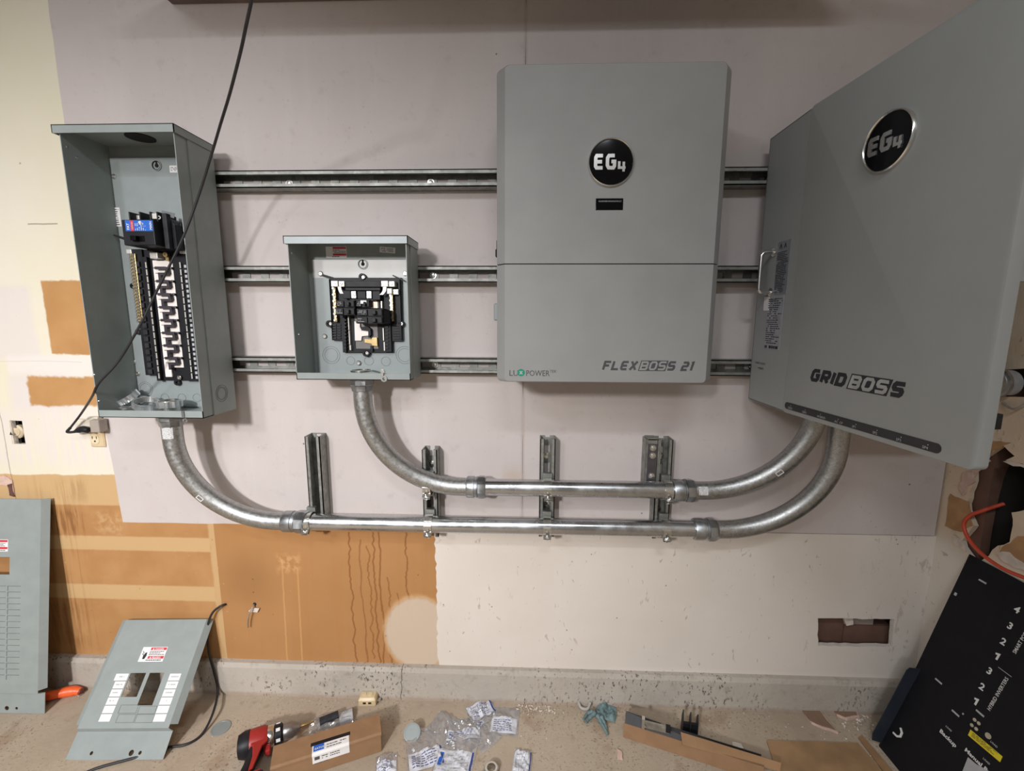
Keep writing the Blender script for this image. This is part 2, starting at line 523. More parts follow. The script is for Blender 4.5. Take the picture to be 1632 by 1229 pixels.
# cracks, nail spots and stains that stay with the wall
cr = k.rect(k.x + (nx - .5) * .02 + (k.z - .8) * .0, k.z, wl(13, 730)[0] - .001, wl(13, 730)[0] + .0015, wl(13, 800)[1], wl(13, 610)[1], .001)
cr = cr + k.rect(k.x, k.z + (nx - .5) * .012, *pr(44, 356, 92, 358), .001) + k.rect(k.x, k.z + (nx - .5) * .012, *pr(-40, 575, 130, 576.5), .001)
col = k.mix(cr * .6, col, (.16, .10, .07))
col = k.mix(specks(k, 16, .035, .05) * .55, col, (.25, .17, .11))
M['old_wall'] = k.done(col, nx * .5 + nf * .5, .002, .4)

# --- bare brown board in the lower middle, with run marks
k = K('brown_board_paper', .7, 0, .25)
nx = k.noise(7, 4); nf = k.noise(60, 4); big = k.noise(2.5, 3)
col = k.mix(k.sm(big, .3, .7), (.40, .20, .075), (.455, .235, .095))
col = k.mix(k.sm(k.noise(5, 3, .6, (8, 1, .4)), .45, .75) * .35, col, (.42, .19, .065))
for px, y0, y1, wd, c in ((561, 848, 1058, .0024, 1), (579, 860, 1058, .0022, .8), (590, 870, 1050, .0022, .9), (599, 848, 1058, .0025, 1), (608, 848, 1058, .0024, 1), (620, 920, 1058, .0022, .9), (650, 848, 975, .0024, 1), (634, 945, 1000, .0022, .8)):
    n2 = k.noise(13, 3, .6, (.05, .05, 1)) if px in (561, 599) else (k.noise(17, 3, .6, (.3, .3, 1)) if px in (590, 620, 650) else nx)
    xc = k.x + (n2 - .5) * .045; x0 = wl(px, 950)[0]
    col = k.mix(k.rect(xc, k.z, x0 - wd, x0 + wd, wl(px, y1)[1], wl(px, y0)[1], .0015) * .75 * c, col, (.235, .085, .025))
for px0, px1, y0 in ((449, 458, 892), (474, 482, 905)):
    a = wl(px0, y0); b = wl(px1, 1058)
    xc = k.x + (k.z - a[1]) * ((a[0] - b[0]) / (b[1] - a[1])) * 1.0 + (nf - .5) * .004
    col = k.mix(k.rect(xc, k.z, a[0] - .0022, a[0] + .0022, b[1], a[1], .002) * .6, col, (.62, .34, .14))
smear = k.rect(k.x + (nx - .5) * .05, k.z + (nx - .5) * .05, *pr(440, 884, 478, 912), .012) * k.sm(nf, .42, .6)
col = k.mix(smear * .6, col, (.64, .37, .16))
cx, cz = wl(667, 1010); dx = k.x - cx; dz = k.z - cz
d = k.math('SQRT', dx * dx + dz * dz * .72) + (nf - .5) * .012
col = k.mix(k.sm(d, .092, .112, .9, 0.0), col, (.60, .49, .38))
col = k.mix(k.sm(d, .10, .117, .5, 0.0) * k.sm(d, .098, .105), col, (.66, .40, .18))
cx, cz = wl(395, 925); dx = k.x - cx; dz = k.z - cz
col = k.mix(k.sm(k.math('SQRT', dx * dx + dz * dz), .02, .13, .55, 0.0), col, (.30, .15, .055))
col = k.mix(k.sm(nf, .66, .74) * k.rect(k.x, k.z, *pr(340, 845, 380, 1060), .02) * .7, col, (.66, .42, .2))
col = k.mix(k.sm(k.noise(120, 2), .70, .76) * .4, col, (.62, .36, .16))
col = k.mix(specks(k, 13, .028, .04) * .7, col, (.14, .06, .03))
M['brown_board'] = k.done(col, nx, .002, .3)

# --- new grey paper-faced sheets
k = K('grey_board_paper', .8, 0, .2)
nb = k.noise(2.2, 5, .6); nf = k.noise(70, 4); nm = k.noise(22, 5, .65)
col = k.mix(k.sm(nb, .3, .7), (.555, .50, .485), (.60, .545, .53))
col = k.mix(k.sm(nm, .56, .72) * .30, col, (.42, .37, .35))
col = k.mix(k.sm(nf, .60, .75) * .28, col, (.43, .38, .37)); col = k.mix(k.sm(k.noise(4, 4, .6, (5, 1, .5)), .52, .75) * .2, col, (.66, .61, .59))
rub = k.sm(k.noise(6, 4), .58, .68) * k.sm(k.voro(60), .1, .2, 1, 0)
col = k.mix(rub * .35, col, (.30, .24, .22))
cx, cz = wl(818, 762); dx = k.x - cx; dz = k.z - cz
col = k.mix(k.sm(k.math('SQRT', dx * dx + dz * dz) + (nm - .5) * .06, .005, .05, .45, 0.0), col, (.48, .36, .25))
col = k.mix(specks(k, 6.5, .018, .024) * .8, col, (.14, .11, .10))
col = k.mix(k.rect(k.x + (nf - .5) * .004, k.z, -.014, -.004, .5, 2.5, .003) * .35, col, (.42, .33, .30))
M['grey_board'] = k.done(col, nf * .5 + nm * .5, .0012, .35)

# --- cream board in the lower right, scuffed
k = K('cream_board_paint', .7, 0, .25)
nb = k.noise(3, 4); nf = k.noise(60, 4); st = k.noise(62, 3, .6, (1, 1, .45), .8)
col = k.mix(k.sm(nb, .3, .7), (.69, .625, .56), (.74, .68, .62))
gou = k.sm(st, .645, .69) * k.sm(k.noise(6, 2), .44, .58)
col = k.mix(gou * .55, col, (.40, .30, .22))
col = k.mix(specks(k, 17, .026, .045) * .8, col, (.20, .14, .10)); col = k.mix(specks(k, 31, .03, .06) * k.sm(k.noise(4, 2), .45, .6) * .7, col, (.26, .19, .14))
e = k.sm(k.x + (nf - .5) * .02, .90, 1.15); cor = k.sm(k.noise(30, 4, .7, (1, 1, .4)), .56, .64)
col = k.mix(e * cor * .5, col, (.36, .29, .23))
M['cream_board'] = k.done(col, nf * .4 - gou, .0015, .5)

k = K('right_wall_paint', .75, 0, .25); nb = k.noise(8, 4); nf = k.noise(40, 4, .65, (1, 1, .6), 1.0)
col = k.mix(k.sm(nb, .3, .7), (.66, .52, .38), (.72, .60, .47))
col = k.mix(k.sm(k.z + (nb - .5) * .08, .52, .60, 1.0, 0.0), col, (.70, .64, .57)); col = k.mix(k.sm(nf, .62, .68) * .5, col, (.28, .19, .12))
M['right_wall'] = k.done(col, nf, .002, .5)

# --- concrete
def concrete(name, a, b, dark, pit):
    k = K(name, .85, 0, .2); n1 = k.noise(3, 5, .6); n2 = k.noise(28, 5, .65); n3 = k.noise(95, 3)
    c = k.mix(k.sm(n1, .3, .7), a, b); c = k.mix(k.sm(n2, .54, .72) * .5, c, dark)
    pits = k.sm(k.noise(150, 3, .6, (1, 1, .5)), .58, .68) * k.sm(k.noise(6, 3), .40, .6)
    c = k.mix(pits * pit, c, tuple(q * .35 for q in dark)); c = k.mix(k.sm(n3, .66, .74) * .4, c, tuple(q * 1.25 for q in b))
    return k, c, n2 * .6 + n3 * .4 - pits * .6
k, c, h = concrete('kerb_concrete', (.40, .36, .31), (.50, .455, .40), (.27, .235, .20), .9)
crk = k.rect(k.x + (k.noise(18, 3) - .5) * .03, k.z, wl(643, 1090)[0] - .001, wl(643, 1090)[0] + .0012, -.1, .2, .0006)
c = k.mix(crk * .8, c, (.07, .05, .04))
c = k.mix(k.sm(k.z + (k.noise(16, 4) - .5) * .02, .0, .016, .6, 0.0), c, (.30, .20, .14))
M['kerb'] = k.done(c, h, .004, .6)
k, c, h = concrete('floor_concrete', (.38, .305, .23), (.48, .40, .31), (.30, .225, .165), .55)
c = k.mix(k.sm(k.noise(6, 4), .56, .68) * .5, c, (.26, .165, .10))
c = k.mix(specks(k, 38, .05, .09) * .5 * k.sm(k.noise(9, 2), .45, .6), c, (.15, .10, .07))
M['floor'] = k.done(c, h, .003, .6)
M['room_paint'] = plain('room_paint', (.55, .56, .57), .8, 0, .04, 3)
M['cavity'] = plain('cavity_dark_wood', (.10, .05, .035), .8, 0, .3, 12)
M['stud'] = plain('stud_wood', (.15, .08, .058), .75, 0, .15, 14)
M['tan_paper'] = plain('torn_tan_paper', (.44, .25, .12), .8, 0, .12, 30)
M['gypsum'] = plain('gypsum_white', (.68, .60, .53), .85, 0, .1, 60)
M['pink_gypsum'] = plain('gypsum_pink', (.62, .44, .37), .85, 0, .12, 60)

fl = MB().box(XL, XR + .15, YF, .2, -.05, 0); struct('floor', fl, M['floor'])
struct('ceiling', MB().box(XL, XR + .15, YF, .12, ZC, ZC + .05), M['room_paint'])
struct('wall_left', MB().box(XL - .1, XL, YF, .12, 0, ZC), M['room_paint'])
struct('wall_front', MB().box(XL - .1, XR + .15, YF - .1, YF, 0, ZC), M['room_paint'])

wb = struct('wall_back', MB().box(XL, XR + .15, .09, .12, 0, ZC), M['cavity'])
T = .0125
HOLE = [wl(1303, 985), wl(1425, 987), wl(1421, 1031), wl(1303, 1029)]
xs, xm, zb = -1.195, -.009, .551


def board(name, pts, m, c0=-T, c1=0.0, holes=()):
    return part(name, MB().prism(WF, pts, c0, c1, holes), M[m], wb)


le = jag([(xs, ZC), wl(104, 198), wl(196.6, 831), (xs, zb)], .0, 1)
lpts = [(xm - .0004, zb), (xm - .0004, ZC), wl(77, 0), wl(104, 198), wl(140, 470), wl(160, 640), wl(184, 760), wl(196.6, 832)]
lpts[2] = (wl(77, 0)[0] + .0, ZC)
board('drywall_sheet', jag(lpts, .0012, .05, 3), 'grey_board', -T, .0016)
board('drywall_sheet', jag([(xm + .0004, zb + .002), (XR - .006, zb + .002), (XR - .006, ZC), (xm + .0004, ZC)], .0003, .08, 4), 'grey_board', -T, .0014)
board('drywall_sheet', [(XL, .085), (wl(352, 950)[0], .085), (wl(352, 950)[0], zb + .02), (xs + .03, zb + .02), (xs + .03, ZC), (XL, ZC)], 'old_wall', -T, 0,
      [[wl(15, 670), wl(35, 671), wl(41, 708), wl(20, 708)]])
xb = wl(695, 950)[0]
board('drywall_sheet', [(wl(352, 950)[0], .085), (xb + .02, .085), (xb + .02, zb), (wl(352, 950)[0], zb)], 'brown_board')
cb = jag([wl(692, 846), wl(694, 880), wl(697, 960), wl(697, 1040), wl(701, 1066)], .003, .012, 8, False)
board('drywall_sheet', cb + [(XR, .085), (XR, zb), (xb, zb)], 'cream_board', -T, .0012, [jag(HOLE, .0015, .017, 5)])
# in the cut-out of the cream sheet: timber, a scrap of board and a broken corner
part('stud', MB().fbox(WF, wl(1308, 1000)[0] - .03, wl(1363, 1000)[0], .05, .30, -.085, -.045), M['stud'], wb)
part('stud', MB().fbox(WF, wl(1363, 1000)[0], wl(1440, 1000)[0], .05, wl(1390, 1012)[1], -.085, -.04), M['stud'], wb)
part('blocking', MB().fbox(WF, wl(1364, 1000)[0], wl(1412, 1000)[0], wl(1390, 1012)[1], .30, -.08, -.045), M['taupe'], wb)
part('board_scrap', MB().prism(WF, [wl(1352, 988), wl(1368, 988), wl(1369, 1004), wl(1358, 1006), wl(1355, 999)], -.03, -.022), M['gypsum'], wb)
# kerb along the foot of the wall
kb = MB().loft([[Vector((xx, 0.09, -.02)), Vector((xx, -.030, -.02)), Vector((xx, -.025, .004)), Vector((xx, -.0215, .09)), Vector((xx, -.015, .102)), Vector((xx, .09, .103))] for xx in (XL, -1.2, -.4, .4, XR)])
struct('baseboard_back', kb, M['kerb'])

# right wall with its broken opening
RF = Fr((XR, 0, 0), -Y, Z)


def rp(px, py): return RF.hit(px, py)


HO = [(1578, 723), (1598, 709), (1617, 727), (1602, 734), (1640, 744), (1645, 815), (1612, 817), (1614, 838), (1609, 864), (1590, 870), (1576, 886), (1558, 902), (1541, 880), (1533, 862), (1546, 846), (1552, 838), (1545, 822), (1541, 803), (1549, 776), (1552, 745), (1565, 735)]
HO = jag([rp(*q) for q in HO], .004, .014, 9)
SL = [rp(1596, 590), rp(1660, 585), rp(1660, 634), rp(1596, 632)]
wr = struct('wall_right', MB().prism(RF, [(-.12, 0), (-YF, 0), (-YF, ZC), (-.12, ZC)], -.0125, 0, [HO, SL]), M['right_wall'])
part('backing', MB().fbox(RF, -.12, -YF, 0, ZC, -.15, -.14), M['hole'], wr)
part('stud', MB().fbox(RF, rp(1535, 800)[0], rp(1564, 800)[0], .2, 1.4, -.11, -.016), M['stud'], wr)
for nm, mt, pts, c in (('torn_paper', 'tan_paper', [(1515, 787), (1545, 800), (1551, 838), (1533, 848), (1520, 845), (1507, 838)], .0016),
                       ('torn_paper', 'tan_paper', [(1598, 872), (1616, 860), (1640, 850), (1640, 905), (1592, 884)], .0016),
                       ('torn_paper', 'tan_paper', [(1578, 703), (1612, 706), (1600, 710), (1578, 724), (1568, 733)], .0014),
                       ('torn_paper', 'pink_gypsum', [(1552, 735), (1572, 728), (1580, 735), (1560, 752), (1550, 764), (1541, 760)], .0022),
                       ('torn_paper', 'pink_gypsum', [(1538, 752), (1552, 752), (1556, 768), (1545, 775), (1538, 790), (1531, 780)], .004),
                       ('torn_paper', 'gypsum', [(1590, 882), (1610, 880), (1640, 903), (1640, 913), (1600, 895)], .003),
                       ('torn_paper', 'gypsum', [(1520, 852), (1534, 862), (1541, 880), (1532, 872), (1520, 868)], .003),
                       ('torn_paper', 'gypsum', [(1600, 735), (1606, 738), (1640, 748), (1640, 742)], .003)):
    part(nm, MB().prism(RF, jag([rp(*q) for q in pts], .003, .012, len(pts) + int(pts[0][0])), 0.0, c), M[mt], wr)
struct('baseboard_right', MB().box(XR - .022, XR, YF, -.03, -.01, .10), M['kerb'])
# ================================================================== STRUT AND CONDUIT
def strut_mb(fr, L, x0=.03, pitch=.051, slots=True, w=.0413, d=.0413, t=.0026):
    # channel along fr.u from 0 to L, width along fr.v, depth along fr.n, open to the front
    mb = MB(); h = w / 2
    mb.fbox(fr, 0, L, -h, -h + t, 0, d); mb.fbox(fr, 0, L, h - t, h, 0, d)
    for s in (-1, 1):
        e = s * h; i = s * (h - .0095)
        mb.fbox(fr, 0, L, min(e, i), max(e, i), d - t, d)
        j = i + s * t; mb.fbox(fr, 0, L, min(i, j), max(i, j), d - .0085, d - t)
    if not slots:
        mb.fbox(fr, 0, L, -h + t, h - t, 0, t); return mb
    sw = .0072
    mb.fbox(fr, 0, L, -h + t, -sw, 0, t); mb.fbox(fr, 0, L, sw, h - t, 0, t)
    a = 0.0; q = x0
    while a < L - 1e-6:
        b = min(q, L); mb.fbox(fr, a, b, -sw, sw, 0, t); a = min(q + .029, L); q += pitch
        if q > L: q = L + 1
        if a < L and q > L: mb.fbox(fr, a, L, -sw, sw, 0, t); break
    return mb


E0 = .0018
x0r, x1r = -1.03, 1.125
for zc, lab in ((1.4945, 'topmost of the three long horizontal metal strut channels on the wall'),
                (1.2615, 'middle one of the three long horizontal metal strut channels'),
                (1.0245, 'lowest of the three long horizontal strut channels, behind the bottom of the grey boxes')):
    r = thing('strut_channel', lab, 'strut', (x0r, -E0, zc), 'horizontal strut channels')
    part('channel', strut_mb(Fr((x0r, -E0, zc), X, Z), x1r - x0r), M['strut'], r)
    pts = [Vector((x, -E0 - .0028, zc)) for x in (-.62, -.25, .17, .60, .98)]
    rep('screw', MB().lathe((0, 0, 0), -Y, [(.009, 0), (.009, .002), (.006, .002), (.0055, .006), (0.001, .0065)], 12), M['steel'], r, pts)
sr = []
for px, pt, pb, lab in ((502, 694, 832, 'tall upright strut piece at left, rising from the long lower conduit'),
                        (686, 715, 852, 'short upright strut piece under the small panel elbow'),
                        (872, 698, 852, 'upright strut piece holding both conduits below the inverter'),
                        (1056, 699, 855, 'right upright strut piece, back one of the joined pair')):
    a = W(px, pb, .03); b = W(px, pt, .03); z0 = a.z if pb > 840 else a.z + .0; L = b.z - z0
    xx = W(px, (pt + pb) / 2, .041).x
    fr = Fr((xx, -E0, z0), Z, -X)
    r = thing('strut_upright', lab, 'strut', (xx, -E0, z0), 'upright strut pieces')
    part('channel', strut_mb(fr, L, .02), M['strut'], r)
    rep('screw', MB().lathe((0, 0, 0), -Y, [(.010, 0), (.010, .002), (.0065, .002), (.006, .0075), (.001, .008)], 12), M['steel'], r, [Vector((xx, -E0 - .0028, z0 + L * f)) for f in (.25, .80)])
    sr.append((xx, z0, L))
# strut piece turned about, flat slotted back to the front
px0, px1 = 1028, 1049.5
a = W(1030, 772, .041); b = W(1040, 698, .041); xa, xb_ = W(1028.5, 735, .041).x, W(1048.5, 735, .041).x
fr = Fr(((xa + xb_) / 2, -.0413 - E0, a.z - .02), Z, -X); L = b.z - a.z + .02; hw = (xb_ - xa) / 2
r = thing('strut_upright', 'right strut piece turned with its flat back and bolts to the front', 'strut', (fr.o.x, -E0, a.z - .02), 'upright strut pieces')
mb = MB()
mb.prism(fr, [(0, -hw), (L - .008, -hw), (L, -hw + .006), (L, hw - .006), (L - .008, hw), (0, hw)], -.0025, 0)
mb.fbox(fr, 0, L - .006, -hw, -hw + .003, -.0413, .002); mb.fbox(fr, 0, L - .006, hw - .003, hw, -.0413, .002); mb.fbox(fr, L - .006, L - .003, -hw + .004, hw - .004, -.0413, 0)
part('channel', mb, M['strut'], r)
part('web_plate', MB().fbox(fr, .004, L - .016, -hw + .005, hw - .005, 0, .0012), plain('dark_zinc', (.16, .15, .17), .35, .8, .15, 40), r)
rep('bolt', MB().lathe((0, 0, 0), -Y, [(.0085, 0), (.0085, .0012), (.0055, .0014), (.005, .005), (.001, .006)], 10), M['steel'], r, [fr.p(L * f, -.001, .0012) for f in (.30, .68, .82)])

RC = .0225


def elbow(pc, zt, zb_, ytop, ybot, sgn, R=.245):
    # from (pc, ytop, zt) straight down, then a quarter bend towards sgn*X ending level at zb_
    zs = zb_ + R; P = [Vector((pc, ytop, zt)), Vector((pc, ytop, (zt + zs) / 2)), Vector((pc, ytop, zs))]
    for k in range(1, 21):
        t = k / 20 * PI / 2; f = k / 20; f = f * f * (3 - 2 * f)
        P.append(Vector((pc + sgn * R * (1 - math.cos(t)), ytop + (ybot - ytop) * f, zs - R * math.sin(t))))
    return P


def coupling(parent, xc, z, y, ln):
    o = Vector((xc - ln / 2, y, z)); q = ln
    part('compression_coupling', MB().lathe(o, X, [(RC, 0), (.0275, .001), (.029, .004), (.029, q * .40), (.0265, q * .42), (.0265, q * .5), (.0285, q * .52), (.0285, q * .56), (.0265, q * .6)], 32).lathe(o + X * (q * .58), X, [(.026, 0), (.031, .002), (.031, q * .3), (.028, q * .40), (RC, q * .42)], 8, .2), M['fitting'], parent, 0, 35)


def hub(parent, x, y, z):
    part('conduit_hub', MB().lathe((x, y, z), -Z, [(.026, 0), (.031, .001), (.031, .016), (.028, .019), (.0265, .032), (RC, .036)], 8, .2).ring((x, y, z), -Z, .034, .024, .004, 28), M['fitting'], parent, 0, 35)


def wrap(name, parent, P, i0, i1, ang0, ang1, m, rr=RC + .0006):   # sticker bent round a pipe: P path, angle measured from the viewer side
    pts = P[i0:i1 + 1]; mb = MB(); n = 8
    rings = []
    for i, q in enumerate(pts):
        t = (P[min(i0 + i + 1, len(P) - 1)] - P[max(i0 + i - 1, 0)]).normalized(); f = (-Y - t * (-Y).dot(t)).normalized(); s = t.cross(f)
        rings.append([q + (f * math.cos(a) + s * math.sin(a)) * rr for a in [ang0 + (ang1 - ang0) * k / n for k in range(n + 1)]])
    mb.add([q for R in rings for q in R], [(i * (n + 1) + k, i * (n + 1) + k + 1, (i + 1) * (n + 1) + k + 1, (i + 1) * (n + 1) + k) for i in range(len(rings) - 1) for k in range(n)])
    return part(name, mb, m, parent)


YC = -(.0413 + E0 + RC + .0005)
runs = []
for (xl, yl, ztl, xr_, yr, ztr, zc, c0, c1, lab) in (
        (-.926, -.104, .900, .768, -.118, .9365, .591, (452, 487), (1108, 1143), 'long lower metal conduit running from the tall left panel to the cabinet at right'),
        (-.421, -.092, .996, .712, -.118, .9365, .700, (745, 774), (1070, 1103), 'upper metal conduit running from the small middle panel to the cabinet at right')):
    r = thing('conduit_run', lab, 'conduit', (xl, yl, zc), 'conduit runs')
    a = elbow(xl, ztl, zc, yl, YC, 1); b = elbow(xr_, ztr, zc, yr, YC, -1)
    xa = W((c0[0] + c0[1]) / 2, 800, .065).x; xb_ = W((c1[0] + c1[1]) / 2, 800, .065).x
    la = W(c0[1], 800, .065).x - W(c0[0], 800, .065).x; lb = W(c1[1], 800, .065).x - W(c1[0], 800, .065).x
    ea = part('elbow', MB().tube(a + [Vector((xa, YC, zc))], RC + .0012, 24), M['rigid'], r, 0, 50)
    eb = part('elbow', MB().tube(b + [Vector((xb_, YC, zc))], RC + .0012, 24), M['rigid'], r, 0, 50)
    part('conduit_pipe', MB().cyl((xa, YC, zc), (xb_, YC, zc), RC, n=28), M['emt'], r, 0, 50)
    coupling(r, xa, zc, YC, la * 1.06); coupling(r, xb_, zc, YC, lb * 1.06)
    hub(r, xl, yl, ztl + .002); hub(r, xr_, yr, ztr + .002)
    runs.append((r, a, b, xa, xb_, zc, lb))
r, a, b, xa, xb_, zc, lb = runs[0]
wrap('sticker', r, [a[0], a[0].lerp(a[2], .44), a[0].lerp(a[2], .95), a[2]], 1, 2, .35, -.75, M['sticker'], RC + .0018)
r, a, b, xa, xb_, zc, lb = runs[1]
pth = [Vector((xb_ + lb * .62 + .012 * i, YC, zc)) for i in range(4)]
wrap('sticker', r, pth, 0, 2, -.8, .15, M['sticker'], RC + .0018)
for (r, a, b, *_), src, f in ((runs[0], 0, 11), (runs[1], 1, 12)):
    P = a if src == 0 else b
    mb = MB(); q = P[f]; t = (P[f + 1] - P[f - 1]).normalized(); fr = Fr(q - Y * 0, t, -(t.cross(-Y)))
    if fr.n.y > 0: fr = Fr(q, t, t.cross(-Y) * -1)
    if fr.n.y > 0: fr.n = -fr.n
    stroke(mb, fr, [(-.008, -.006), (.008, -.006), (.008, .004), (-.008, .004), (-.008, -.006)], .0018, RC - .001, RC + .0019)
    part('stamped_mark', mb, M['white'], r)


def clamp(x, zc, skew, lab):
    r = thing('strut_clamp', lab, 'clamp', (x, YC, zc - RC), 'conduit clamps on the struts')
    ax = Vector((1, 0, skew)).normalized()
    for s, nm in ((1, 'strap_half'), (-1, 'strap_half')):
        mb = MB(); n = 14; wv = ax * .0105; R0, R1 = RC + .0008, RC + .0026; rings = []
        for k in range(n + 1):
            th = (PI * .06 + PI * .88 * k / n) * s - 1.0        # 0 = up; open towards the lower front
            d = Z * math.cos(th) + Y * -math.sin(th) * -1
            sk = ax * 0; rings.append([Vector((x, YC, zc)) + d * R + wv * e + Vector((0, 0, 0)) for R, e in ((R0, -1), (R1, -1), (R1, 1), (R0, 1))])
        mb.loft(rings); part(nm, mb, M['steel'], r)
    # ears with a bolt at the lower front
    th = -1.0 + PI
    d = Z * math.cos(th) + Y * math.sin(th)
    d = (Z * -.62 + Y * -.78).normalized(); q = Vector((x, YC, zc)) + d * (RC + .004); t = d.cross(X).normalized()
    for s in (-1, 1):
        part('ear', MB().fbox(Fr(q + t * (.0035 * s), ax, d), -.010, .010, -.004, .010, -.0009, .0009), M['steel'], r)
    part('bolt', MB().cyl(q + d * .004 - t * .013, q + d * .004 + t * .016, .0028, n=10).lathe(q + d * .004 + t * .005, t, [(.0058, 0), (.0058, .005)], 6).lathe(q + d * .004 - t * .006, -t, [(.0062, 0), (.0062, .0035)], 12), M['chrome'], r, 0, 40)
    part('foot', MB().box(x - .012, x + .012, -.052, -.040, zc + RC - .004, zc + RC + .013), M['strut'], r)
    part('foot', MB().box(x - .012, x + .012, -.052, -.040, zc - RC - .012, zc - RC + .004), M['strut'], r)
    return r


nm = {502: 'left tall strut piece', 686: 'second strut piece from the left', 872: 'strut piece below the inverter', 1056: 'right paired strut pieces'}
lo, up = runs[0][5], runs[1][5]
for (xx, z0, L), px in zip(sr, nm):
    dx = {502: -.012, 686: 0, 872: 0, 1056: .004}[px]
    clamp(xx + dx, lo, .25 if px == 502 else 0, 'steel clamp holding the lower conduit at the ' + nm[px])
    if px != 502: clamp(xx + dx, up, 0, 'steel clamp holding the upper conduit at the ' + nm[px])
# ================================================================== OPEN PANELS
def knock(mb, fr, a, b, rs, c=0.0):
    for q in rs: mb.ring(fr.p(a, b, c), fr.n, q, q - .0011, .0006, 28)
    return mb


def warn_label(mb_w, mb_r, mb_t, fr, a0, a1, b0, b1, c=0.0, seed=1):
    mb_w.fbox(fr, a0, a1, b0, b1, c, c + .0004)
    w = a1 - a0; h = b1 - b0
    for f0, f1 in ((.78, .96), (.20, .38)):
        mb_r.fbox(fr, a0 + w * .34, a1 - w * .02, b0 + h * f0, b0 + h * f1, c, c + .0007)
    microprint(mb_t, fr, a0 + w * .34, a1, b0 + h * .42, b0 + h * .74, 3, seed, .9, c, .0008)
    microprint(mb_t, fr, a0 + w * .30, a1, b0 + h * .03, b0 + h * .18, 1, seed, .9, c, .0008)


def screw_mb(r=.006, h=.003):
    return MB().lathe((0, 0, 0), -Y, [(r, 0), (r, h * .5), (r * .7, h), (r * .3, h), (r * .3, h * .55), (.0001, h * .55)], 14)


YB = -(.0413 + E0 + .0008)                       # backs of the boxes rest on the strut


def enclosure(r, x0, x1, z0, z1, yf, hood, hm, lip):
    t = .0018
    part('back', MB().box(x0, x1, YB - t, YB, z0, z1), M['panel_grey'], r)
    part('side', MB().box(x0, x0 + t, yf, YB, z0, z1), M['panel_grey'], r)
    s = MB().box(x1 - t, x1, yf, YB, z0, z1).box(x1, x1 + .0025, yf + (YB - yf) * .30, YB, z0, z1 - .004)
    part('side', s, M['panel_grey'], r)
    part('bottom', MB().box(x0, x1, yf, YB, z0, z0 + t).box(x0, x1, yf, yf + t, z0, z0 + lip), M['panel_grey'], r)
    h = MB().box(x0 - hood[0], x1 + hood[1], yf - .006, YB, z1, z1 + t).box(x0 - hood[0], x1 + hood[1], yf - .006, yf - .006 + t, z1 - hood[2], z1 + t)
    h.box(x1 + hood[1] - t, x1 + hood[1], yf - .006, YB, z1 - hood[2], z1 + t).box(x0 - hood[0], x0 - hood[0] + t, yf - .006, YB, z1 - hood[2], z1 + t)
    return part('rain_hood', h, hm, r)


def on(px, py, off): return W(px, py, off)


# ---------------- tall panel
x0, x1, z0, z1, yf = -1.057, -.792, .904, 1.573, -.165
tall = thing('breaker_panel', 'tall open grey breaker panel box at the left, cover off', 'panel', ((x0 + x1) / 2, YB, z0), 'open breaker panels')
hd = enclosure(tall, x0, x1, z0, z1, yf, (.011, .005, .016), M['panel_grey'], .018)
oh = .050                                         # face of the inner plate
part('inner_plate', MB().box(x0 + .003, x1 - .010, -oh, YB - .0018, z0 + .004, W(220, 251, oh).z), M['plate_grey'], tall, .002)
HF = Fr((0, 0, z1 - .0003), X, -Y)                # under the hood, facing down is -n
d = ray(224, 219); t = (z1 - CAM.z) / d.z; q = CAM + d * t
part('hub_opening', MB().lathe(q - Z * .0006, Z, [(.0265, -.0012), (.030, -.0012), (.030, .0008), (.0265, .0008), (.0265, -.0006), (.0001, -.0006)], 32), M['hole'], hd, label='black round hole in the hood')
rings = MB()
for px, py, rs in ((232, 620, (.020, .0155)), (263, 634, (.0115, )), (290, 634, (.0115, )), (314, 634, (.0115, ))):
    q = W(px, py, oh); knock(rings, WF, q.x, q.z, rs, oh)
part('knockout_ring', rings, M['ring_line'], tall)
SFm = Fr((x1 + .0026, 0, 0), Y, Z)                # outside of the right-hand wall
d = ray(352, 627); t = x1 / d.x; q = CAM + d * t
rings = MB(); knock(rings, SFm, q.y, q.z, (.022, .017, .016))
part('knockout_ring', rings, M['ring_line'], tall)
wm, rm, tm = MB(), MB(), MB()
a = W(175, 331, oh); b = W(194, 361, oh)
wm.fbox(WF, a.x, b.x, b.z, a.z, oh, oh + .0004); rm.fbox(WF, a.x + .001, a.x + (b.x - a.x) * .42, b.z + .001, a.z - .001, oh, oh + .0007)
microprint(tm, WF, a.x + (b.x - a.x) * .5, b.x - .002, b.z + .002, a.z - .002, 8, 3, .8, oh, .0008)
lb = part('warning_label', wm, M['white'], tall); part('red_band', rm, plain('faded_red', (.33, .12, .12), .6), lb); part('print', tm, M['print_grey'], lb)
a = W(270, 264, oh); b = W(290, 275, oh)
lb = part('rating_label', MB().fbox(WF, a.x, b.x, b.z, a.z, oh, oh + .0004), M['white'], tall)
tm = MB(); microprint(tm, WF, a.x + .003, b.x - .003, b.z + .003, a.z - .003, 3, 9, .8, oh, .0006); part('print', tm, M['print_grey'], lb)
rep('screw', screw_mb(), M['steel'], tall, [on(182, 281.5, oh), on(214, 577, oh), on(220, 596, oh), on(286, 602, oh + .01)])
q = on(250, 264, oh)
part('keyhole_boss', MB().ring(q, -Y, .0125, .0095, .002, 24).lathe(q, -Y, [(.0048, 0), (.0048, .001), (.0001, .001)], 12).fbox(WF, q.x - .0022, q.x + .0022, q.z, q.z + .010, oh, oh + .001), M['hole'], tall)
part('keyhole_ring', MB().ring(q, -Y, .0130, .0112, .0025, 28), M['plate_grey'], tall)
